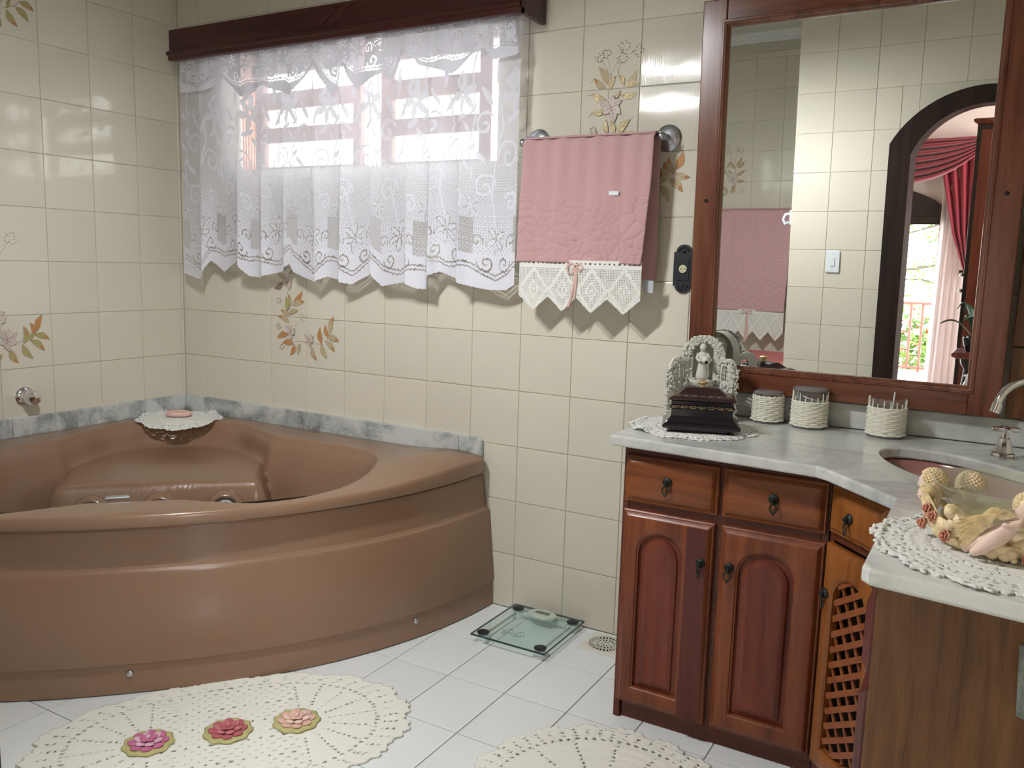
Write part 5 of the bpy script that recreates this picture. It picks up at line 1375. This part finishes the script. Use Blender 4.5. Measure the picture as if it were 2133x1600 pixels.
dn = thing('floor_drain', 'white square floor drain grate next to the base cabinet', 'drain', (2.137, -.09, 0))
mb = MB(); dc = Vector((2.137, -.089)); hs = .070
n_ = 64; sqr = []
for k in range(n_):
    t = 2 * PI * k / n_; m_ = max(abs(math.cos(t)), abs(math.sin(t))); sqr.append((dc.x + hs * math.cos(t) / m_, dc.y + hs * math.sin(t) / m_))
m_drain = pmat('drain_plastic', srgb(226, 223, 212), .4)
zt = .0045
mb.loops([[(a, b, .0004) for a, b in sqr], [(a, b, zt - .001) for a, b in sqr], [(dc.x + (a - dc.x) * .985, dc.y + (b - dc.y) * .985, zt) for a, b in sqr], [(dc.x + .054 * math.cos(2 * PI * k / n_), dc.y + .054 * math.sin(2 * PI * k / n_), zt) for k in range(n_)]])
def annulus(r0, r1, a0, a1, seg=3):
    P = [(dc.x + r0 * math.cos(a0 + (a1 - a0) * k / seg), dc.y + r0 * math.sin(a0 + (a1 - a0) * k / seg)) for k in range(seg + 1)] + [(dc.x + r1 * math.cos(a1 - (a1 - a0) * k / seg), dc.y + r1 * math.sin(a1 - (a1 - a0) * k / seg)) for k in range(seg + 1)]
    mb.prism(P, .002, zt)
for (r0, r1, r2, nn) in ((.007, .018, .0215, 9), (.0215, .0345, .038, 16), (.038, .053, .056, 26)):
    for k in range(nn):
        a = 2 * PI * k / nn; annulus(r0, r1, a, a + 2 * PI / nn * .42, 1)
    for k in range(32): annulus(r1, r2, 2 * PI * k / 32, 2 * PI * (k + 1) / 32, 1)
for k in range(16): annulus(.002, .007, 2 * PI * k / 16, 2 * PI * (k + 1) / 16, 1)
mb.build('grate', m_drain, dn)
MB().lathe([(.056, .0006), (0, .0006)], 32, (dc.x, dc.y, 0)).build('drain_well', m_dark, dn)

# crochet bath mats
RA = math.radians(49.7)
RC = Vector((1.518, -1.129))
ca_, sa_ = math.cos(RA), math.sin(RA)
def rug_outline(a, b, sc=16):
    def f(x, y):
        q = (np.abs(x / a) ** 2.2 + np.abs(y / b) ** 2.2) ** (1 / 2.2); t = np.arctan2(y / b, x / a)
        return q < .945 + .045 * np.abs(np.cos(t * sc / 2)) + .012 * np.cos(t * sc * 4)
    return f
def rug_hole(a, b, cell, xs):
    def f(x, y):
        q = (np.abs(x / a) ** 2.2 + np.abs(y / b) ** 2.2) ** (1 / 2.2); t = np.arctan2(y / b, x / a)
        h = (np.abs(q - .80) < .011) & (np.cos(t * 90) > 0)
        h |= (q > .84) & (q < .93) & (np.cos(t * 48) > .75) & (np.cos(q * 180) > .0)
        inr = q < .775
        mid = np.abs(x) < .155 + .05 * np.abs(y) / b
        ii = np.floor(x / (cell * 2.9)); jj = np.floor(y / (cell * 3.4))
        u = (x / (cell * 2.9)) % 1; v = (y / (cell * 3.4)) % 1
        h |= inr & mid & (np.mod(ii + jj, 2) == 0) & (u < .5) & (v < .36)
        for s_ in (-1, 1):
            xx = (x - s_ * xs) * s_; r = np.hypot(xx, y); tt = np.arctan2(y, xx)
            k = np.round(tt / (PI / 8)) * (PI / 8); d = np.abs(r * np.sin(tt - k))
            h |= inr & ~mid & (xx > -.06) & (r > .07) & (d < cell * .62) & (np.cos(r / cell * 1.9) > -.1)
        return h
    return f
CL = .0052
rug = thing('crochet_bath_mat', 'long oval crochet mat with three appliqued roses by the tub', 'bath mat', (RC.x, RC.y, 0))
rel = lambda x, y: .0011 * math.sin(x / CL * 1.9) * math.sin(y / CL * 2.1) + .0012 * math.sin(x * 9) * math.sin(y * 7)
crochet_flat('mat_body', rug, m_rug, rug_outline(.488, .302), rug_hole(.488, .302, CL, .19), lambda x, y: .0048, (.50, .31), CL, .005,
             lambda x, y, z: (RC.x + x * ca_ - y * sa_, RC.y + x * sa_ + y * ca_, z), rel)
m_yg = pmat('yarn_olive', srgb(196, 190, 132), .95, bump=.9, bscale=350, var=.12, vscale=60)
for nm, d, c1, c2 in (('magenta', -.192, srgb(204, 120, 158), srgb(232, 188, 206)), ('dusty', 0.0, srgb(190, 104, 112), srgb(206, 128, 134)), ('pale', .175, srgb(230, 188, 174), srgb(238, 210, 194))):
    ctr = Vector((RC.x + d * ca_, RC.y + d * sa_, .008)); m1 = pmat('yarn_' + nm, c1, .95, bump=.9, bscale=350); m2 = pmat('yarn_light_' + nm, c2, .95, bump=.9, bscale=350)
    lf = MB()
    lf.lathe([(.030, 0), (.058, .0), (.062, .003), (.056, .006), (.032, .004)], 48, ctr, fn=lambda a, h: 1 + .05 * math.cos(9 * a))
    ro = lf.build('applique_rose', m_yg, rug, smooth=4); ro['label'] = {'magenta': 'magenta and white rose', 'dusty': 'dusty red rose', 'pale': 'pale peach rose'}[nm]
    pe = MB()
    for lay, (R_, n_, z, mm) in enumerate(((.034, 8, .006, 0), (.023, 6, .011, 1), (.012, 5, .016, 0))):
        pe.cur = mm
        for k in range(n_):
            a = 2 * PI * k / n_ + lay * .5
            c_ = ctr + Vector((R_ * math.cos(a), R_ * math.sin(a), z))
            pe.sphere(c_, .017 - .003 * lay, 10, 7, (1, .85, .28), Matrix.Rotation(a, 3, 'Z') @ Matrix.Rotation(-.25, 3, 'Y'))
    pe.cur = 1; pe.sphere(ctr + Vector((0, 0, .019)), .007, 8, 6)
    pe.build('petals', [m1, m2], ro, smooth=4)
R2 = Vector((2.465, -.872)); 
def rug2_out(x, y):
    r = np.hypot(x, y); t = np.arctan2(y, x); return r < .335 * (.935 + .06 * np.abs(np.cos(t * 9)) + .012 * np.cos(t * 80))
def rug2_hole(x, y):
    r = np.hypot(x, y) / .335; t = np.arctan2(y, x); h = (np.abs(r - .79) < .012) & (np.cos(t * 74) > 0)
    k = np.round(t / (PI / 7)) * (PI / 7); h |= (r < .77) & (r > .15) & (np.abs(r * .335 * np.sin(t - k)) < CL * .7) & (np.cos(r * .335 / CL * 1.9) > -.1)
    h |= (r > .83) & (r < .95) & (np.cos(t * 54) > .72) & (np.cos(r * 150) > 0)
    return h
o = crochet_flat('crochet_foot_mat', None, m_rug, rug2_out, rug2_hole, lambda x, y: .0048, (.34, .34), CL, .005, lambda x, y, z: (R2.x + x, R2.y + y, z), lambda x, y: .001 * math.sin(math.hypot(x, y) / CL * 1.3) * math.sin(math.atan2(y, x) * 70) + .0008 * math.sin(math.hypot(x, y) / CL))
tag(o, 'plain round crochet mat in front of the wooden base cabinet', 'bath mat')

# ================================================================== SEEN IN THE MIRROR: DOOR WALL, RECESS, BEDROOM
door_1 = thing('door_1', None, None, (ACX, DY0, 0)); door_1['kind'] = 'structure'
def casing_loop(h, z, rise): return [(ACX - h, 0.0)] + arch_pts(h, z, rise, 26) + [(ACX + h, 0.0)]
Ci, Co = casing_loop(.325, 1.672, .224), casing_loop(.425, 1.728, .252)
mb = MB(); mb.loops([[(x, y, z) for x, z in Cc] for Cc, y in ((Ci, DY1 - .01), (Ci, DY0 + .016), (Co, DY0 + .018), (Co, DY0 + .0002))], False)
mb.build('door_casing', m_wood_dark, door_1, smooth=.5)
swt = thing('light_switch', 'white light switch plate on the tiles by the arched doorway', 'switch', (2.237, DY0, 1.14))
MB().loops([[(2.237 + a * s_, DY0 + y, 1.14 + b * s_) for a, b in [(-.036, -.052), (-.03, -.058), (.03, -.058), (.036, -.052), (.036, .052), (.03, .058), (-.03, .058), (-.036, .052)]] for s_, y in ((1, .0002), (1, .006), (.94, .009))], True, False, True).build('plate', m_white, swt, smooth=.5)
MB().box(2.226, 2.248, DY0 + .0085, DY0 + .013, 1.118, 1.162).build('rocker', m_white, swt, bevel=.001)
MB().box(2.2355, 2.2385, DY0 + .0085, DY0 + .0095, 1.178, 1.181).build('screw', m_dark, swt); MB().box(2.2355, 2.2385, DY0 + .0085, DY0 + .0095, 1.099, 1.102).build('screw', m_dark, swt)
hk = thing('robe_hook', 'white plastic robe hook at the tiled wall corner in the mirror', 'hook', (2.0, -2.31, 1.37))
MB().box(1.992, 2.0045, -2.33, -2.29, 1.33, 1.41).build('plate', m_white, hk, bevel=.004)
MB().tube([(1.993, -2.31, 1.39), (1.965, -2.31, 1.385), (1.955, -2.31, 1.36), (1.965, -2.31, 1.335), (1.985, -2.31, 1.345)], .008, 8).build('prong', m_white, hk, smooth=SM)

bar2 = thing('towel_bar', 'metal bar holding the large towel seen in the mirror', 'towel bar', (1.42, -3.44, 1.40))
MB().tube([(1.12, -3.428, 1.405), (1.75, -3.428, 1.405)], .008, 10).build('rail', m_steel, bar2, smooth=SM)
for x in (1.125, 1.745):
    MB().lathe([(.03, .0004), (.028, .006), (.010, .012), (.009, .072)], 24, (x, -3.5, 1.405), (X, Zv, Y)).build('wall_disc', m_steel, bar2, smooth=SM)
tw2 = thing('pink_bath_towel', 'large pink towel with white crochet edging, seen in the mirror', 'towel', (1.42, -3.41, 1.4))
towel(tw2, 1.16, 1.70, 1.414, .72, .76, -3.5, 1, .20, 5)
mb = MB()
for pts in ([(1.43, .715), (1.40, .73), (1.39, .70), (1.43, .71)], [(1.43, .715), (1.46, .73), (1.47, .70), (1.43, .71)], [(1.43, .715), (1.425, .6), (1.42, .50)], [(1.432, .715), (1.44, .6), (1.437, .52)]):
    mb.tube([(x, -3.378, z) for x, z in pts], .005, 6, flat=.35)
mb.build('ribbon_bow', m_ribbon, tw2, smooth=SM)
hm = thing('pink_stool', 'rose-pink upholstered stool below the mirrored towel', 'stool', (1.66, -3.25, 0))
m_pinkv = pmat('rose_vinyl', srgb(206, 118, 118), .45)
mb = MB(); mb.loops([[(1.66 + a * s_, -3.25 + b * s_, z) for a, b in ((-.24, -.2), (.24, -.2), (.24, .2), (-.24, .2))] for s_, z in ((.96, .06), (1, .08), (1, .41), (.97, .432), (.90, .44))], True, True, True); mb.build('seat', m_pinkv, hm, bevel=.012)
for a, b in ((-.2, -.16), (.2, -.16), (.2, .16), (-.2, .16)): MB().lathe([(.02, 0), (.022, .02), (.024, .062)], 16, (1.66 + a, -3.25 + b, 0)).build('leg', m_wood_dark, hm, smooth=SM)

# bedroom beyond the arch
BY = -5.0
BX0, BX1, BDZ = 1.50, 2.44, 1.50
mb = MB(); mb.box(1.0, BX0, BY - .15, BY, -.1, CEIL); mb.box(BX1, 4.4, BY - .15, BY, -.1, CEIL); mb.box(BX0, BX1, BY - .15, BY, 1.60, CEIL)
acx = (BX0 + BX1) / 2
ap = arch_pts((BX1 - BX0) / 2, 1.36, .19, 14, acx)
for (xa, za), (xb, zb) in zip(ap[:-1], ap[1:]): mb.prism([(xa, za), (xb, zb), (xb, 1.60), (xa, 1.60)], BY - .15, BY, lambda a, b, h: (a, h, b))
structure('wall_bedroom', mb, m_paint)
mb = MB(); mb.box(4.4, 4.5, BY, DY1, -.1, .8); mb.box(4.4, 4.5, BY, DY1, 2.2, CEIL); mb.box(4.4, 4.5, BY, -4.7, .8, 2.2); mb.box(4.4, 4.5, -3.1, DY1, .8, 2.2); mb.box(XR, 4.5, DY1 - .0, DY1 + .1, -.1, CEIL)  # unseen opening added in the right wall to brighten the bedroom with daylight
structure('wall_bedroom_right', mb, m_paint)
mb = MB(); mb.box(.9, 1.0, BY - .1, -3.64, -.1, CEIL); structure('wall_bedroom_left', mb, m_paint)
mb = MB(); mb.box(.9, 4.5, BY - .15, -3.64, CEIL, CEIL + .1); mb.box(2.145, 4.5, -3.64, DY1, CEIL, CEIL + .1); structure('ceiling_bedroom', mb, m_paint)
mb = MB(); mb.box(.9, 4.5, BY - .15, -3.64, -.1, -.002); mb.box(2.145, 4.5, -3.64, DY1, -.1, -.002); structure('floor_bedroom', mb, pmat('pale_floor', srgb(214, 206, 196), .35))
door_2 = thing('door_2', None, None, (acx, BY, 0)); door_2['kind'] = 'structure'
ao = arch_pts((BX1 - BX0) / 2 + .03, 1.37, .20, 14, acx)
mb = MB(); mb.prism(ao + [(ao[-1][0], 1.30), (ao[0][0], 1.30)], BY - .04, BY + .012, lambda a, b, h: (a, h, b)); mb.build('transom_panel', m_wood_dark, door_2)
ai = arch_pts((BX1 - BX0) / 2 - .05, 1.37, .13, 14, acx)
mb = MB(); mb.loops([[(x, y, z) for x, z in Cc] for Cc, y in ((ai, BY + .012), (ai, BY + .03), (ao, BY + .03), (ao, BY + .012))], False); mb.build('transom_arch', m_wood_dark, door_2)
MB().box(BX0, BX1, BY - .05, BY + .025, 1.28, 1.345).build('door_head', m_wood_dark, door_2, bevel=.004)
for x in (BX0, BX1 - .05): MB().box(x, x + .05, BY - .1, BY + .012, 0, 1.30).build('door_jamb', m_wood_dark, door_2, bevel=.004)

# red swag, tail and voile
dr_ = thing('red_drapery', 'crimson swag and gathered tail curtain over the balcony door', 'curtain', (2.4, BY + .12, 1.9))
def swag(u, v):
    x = 1.55 + 1.12 * u; sag = 4 * u * (1 - u); zt = 1.915 + .02 * (u - .5)
    z = zt - v * (.05 + .28 * sag ** .8) - (.20 * (1 - u) * 0)
    return (x, BY + .10 + .035 * math.sin(v * 40 + 2 * sag) * (.25 + sag) + .05 * v * sag, z)
MB().grid(swag, 60, 70).build('swag', m_red, dr_, smooth=4, solid=.004)
MB().box(1.5, 2.70, BY + .02, BY + .09, 1.88, 1.92).build('pelmet', m_red, dr_, bevel=.01)
def tail(u, v):
    v2 = v ** 1.25
    xl = np.interp(v, [0, .3, .65, 1], [2.36, 2.42, 2.49, 2.60]); xr_ = np.interp(v, [0, 1], [2.66, 2.635])
    return (xl + (xr_ - xl) * u, BY + .085 + .022 * math.sin(u * 26) * (1 - .3 * v), 1.80 - .88 * v)
MB().grid(tail, 70, 40).build('tail', m_red, dr_, smooth=4, solid=.004)
MB().tube([(2.57, BY + .12, .925), (2.64, BY + .12, .915)], .018, 10).build('tieback', m_wood_dark, dr_)
vo = MB(); vo.noflip = True
vo.grid(lambda u, v: (2.41 - .03 * v * (1 - u) + .23 * u, BY + .055 + .014 * math.sin(u * 34 + v), 1.80 - 1.79 * v), 70, 30)
tag(vo.build('voile_curtain', m_voile, None, smooth=4), 'pale pink voile curtain hanging beside the balcony door', 'curtain')

# wardrobe, stand and plant in the bedroom
wd = thing('wardrobe', 'dark wooden wardrobe side reflected at the mirror edge', 'wardrobe', (3.05, -3.8, 0))
MB().box(2.735, 3.35, -4.1, -3.52, 0.0, 1.90).build('carcass', m_wood_dark, wd, bevel=.004)
mb = MB(); mb.loops([[(2.735 - e, -4.1 - e, z), (3.35 + e, -4.1 - e, z), (3.35 + e, -3.52 + e, z), (2.735 - e, -3.52 + e, z)] for e, z in ((.0, 1.9002), (.02, 1.915), (.022, 1.93), (.01, 1.935))], True, True, True); mb.build('cornice', m_wood_red, wd)
MB().box(2.76, 3.04, -3.5195, -3.505, .05, 1.87).build('door', m_wood_red, wd, bevel=.004); MB().box(3.045, 3.33, -3.5195, -3.505, .05, 1.87).build('door', m_wood_red, wd, bevel=.004)
for z in (1.00, .90): MB().sphere((2.722, -3.56, z), .0135, 12, 8).build('knob', m_chrome, wd, smooth=4)
ps = thing('plant_stand', 'dark turned wooden pedestal stand in front of the wardrobe', 'stand', (2.86, -3.2, 0))
mb = MB(); mb.loops([[(2.86 + a * s_, -3.2 + b * s_, z) for a, b in ((-1, -1), (1, -1), (1, 1), (-1, 1))] for s_, z in ((.085, .54), (.105, .552), (.108, .568), (.10, .578))], True, True, True); mb.build('stand_top', m_wood_red, ps, bevel=.003)
MB().lathe([(.085, 0), (.088, .03), (.06, .05), (.045, .10), (.06, .2), (.066, .3), (.05, .4), (.045, .47), (.065, .5), (.07, .539)], 28, (2.86, -3.2, 0)).build('column', m_wood_dark, ps, smooth=SM)
pp = thing('potted_plant', 'broad-leaved plant in a dark pot on the pedestal stand', 'plant', (2.86, -3.2, .578))
MB().lathe([(.045, .5785), (.06, .62), (.066, .66), (.06, .662), (.05, .64), (0, .64)], 24, (2.86, -3.2, 0)).build('pot', pmat('dark_pot', srgb(30, 34, 40), .15), pp, smooth=SM)
m_dkleaf = pmat('dark_leaf', srgb(40, 62, 38), .4)
for k, (a, L_, h) in enumerate(((2.9, .19, .12), (1.9, .16, .16), (.5, .2, .14), (-.8, .18, .1), (-2.2, .15, .2), (3.5, .12, .22))):
    mb = MB(); d = Vector((math.cos(a), math.sin(a), 0)); s_ = Vector((-d.y, d.x, 0)); p0 = Vector((2.86, -3.2, .645))
    mb.grid(lambda u, v: p0 + d * L_ * u + s_ * (.022 * math.sin(PI * min(1, u * .93 + .05)) * (v - .5) * 2) + Zv * (h * math.sin(u * 2.2) - .015 * abs(v - .5)), 12, 4)
    mb.build('leaf', m_dkleaf, pp, smooth=4, solid=.0015)

# balcony, railing, garden
mb = MB(); mb.box(.6, 3.4, -6.6, BY - .15, -.3, -.16); structure('balcony_floor', mb, pmat('balcony_tile', srgb(210, 204, 196), .6))
rl = thing('balcony_railing', 'rusty pink metal balcony railing with upright bars beyond the door', 'railing', (2.0, -6.5, -.16))
m_rail = pmat('railing_paint', srgb(120, 76, 64), .6)
MB().box(.9, 3.1, -6.52, -6.48, .495, .52).build('top_rail', m_rail, rl, bevel=.003); MB().box(.9, 3.1, -6.515, -6.485, -.13, -.108).build('bottom_rail', m_rail, rl, bevel=.003)
for k in range(21): 
    x = 1.0 + .1025 * k; MB().box(x - .011, x + .011, -6.511, -6.489, -.16 if k % 4 == 3 else -.108, .495).build('baluster', m_rail, rl)
def foliage(c, R_, n, s_, mb, rg):
    for k in range(n):
        v = Vector((rg.gauss(0, .45) * R_[0], rg.gauss(0, .45) * R_[1], rg.gauss(0, .45) * R_[2])) + Vector(c)
        a = Vector((rg.gauss(0, 1), rg.gauss(0, 1), rg.gauss(0, .6))).normalized() * s_; b = a.cross(Vector((rg.gauss(0, 1), rg.gauss(0, 1), 1))).normalized() * s_ * .4
        mb.add([v - a, v + b, v + a, v - b], [(0, 1, 2, 3)])
rg = random.Random(5)
sb = thing('garden_shrub', 'sunlit green garden shrub with red blooms behind the balcony railing', 'shrub', (1.9, -7.6, -.6))
mb = MB(); mb.noflip = True; foliage((1.9, -7.6, -.15), (.7, .4, .55), 900, .06, mb, rg); mb.build('foliage', m_leaf, sb)['kind'] = 'stuff'
mb = MB(); mb.noflip = True; foliage((1.8, -7.4, 0.0), (.5, .3, .4), 60, .045, mb, rg); mb.build('blossom', pmat('red_bloom', srgb(200, 70, 50), .6), sb)['kind'] = 'stuff'
MB().tube([(1.9, -7.6, -1.6), (1.88, -7.6, -.3)], .03, 8).build('stem', m_bark, sb)
tr = thing('garden_tree', 'spreading tree with thin branches beyond the balcony', 'tree', (2.6, -10.5, -1.6))
mb = MB(); mb.tube([(2.9, -10.5, -1.6), (2.85, -10.5, .4), (2.75, -10.5, 1.2), (2.4, -10.5, 2.4)], [.12, .1, .08, .04], 10); mb.build('trunk', m_bark, tr, smooth=SM)
br = MB(); fo = MB(); fo.noflip = True
for k in range(34):
    z = .1 + 2.2 * rg.random(); p = Vector((2.75 - .1 * z, -10.5, z)); P = [p]; d = Vector((rg.uniform(-1, .5), rg.uniform(-.5, .5), rg.uniform(-.15, .4))).normalized()
    for j in range(7): p = p + d * .26; d = (d + Vector((rg.uniform(-.3, .3), rg.uniform(-.2, .2), rg.uniform(-.3, .2)))).normalized(); P.append(p)
    br.tube(P, [.03 * (1 - j / 8.5) for j in range(8)], 6)
    for q in P[2:]: foliage(q, (.22, .22, .12), 16, .045, fo, rg)
br.build('branch', m_bark, tr, smooth=SM)['kind'] = 'stuff'; fo.build('foliage', m_leaf, tr)['kind'] = 'stuff'

# ================================================================== CEILING LAMP
lamp = thing('ceiling_lamp', 'two-bulb pendant lamp hanging from the bathroom ceiling', 'lamp', (1.69, -1.5, CEIL))
MB().lathe([(.055, CEIL - .0005), (.055, CEIL - .012), (.02, CEIL - .03), (.008, CEIL - .04)], 24, (1.69, -1.5, 0)).build('ceiling_rose', m_steel, lamp, smooth=SM)
MB().tube([(1.69, -1.5, CEIL - .04), (1.69, -1.5, 2.06)], .005, 8).build('stem', m_steel, lamp)
for (dx, z) in ((.05, 2.20), (-.05, 2.06)):
    MB().tube([(1.69, -1.5, z + .04), (1.69 + dx, -1.5, z + .05)], .004, 6).build('arm', m_steel, lamp)
    MB().lathe([(.013, z + .055), (.014, z + .03)], 14, (1.69 + dx, -1.5, 0)).build('bulb_socket', m_white, lamp, smooth=SM)
    MB().lathe([(.016, z + .062), (.03, z + .058), (.062, z + .02), (.075, z - .018), (.0735, z - .018), (.060, z + .018), (.028, z + .055), (.016, z + .058)], 28, (1.69 + dx, -1.5, 0)).build('shade', m_steel, lamp, smooth=SM)
    MB().sphere((1.69 + dx, -1.5, z), .030, 20, 12).build('bulb', pmat('bulb_glow', (1, 1, 1, 1), .5, emit=(.965, .975, .985, 1), estr=LAMP_POWER * 44), lamp, smooth=4)
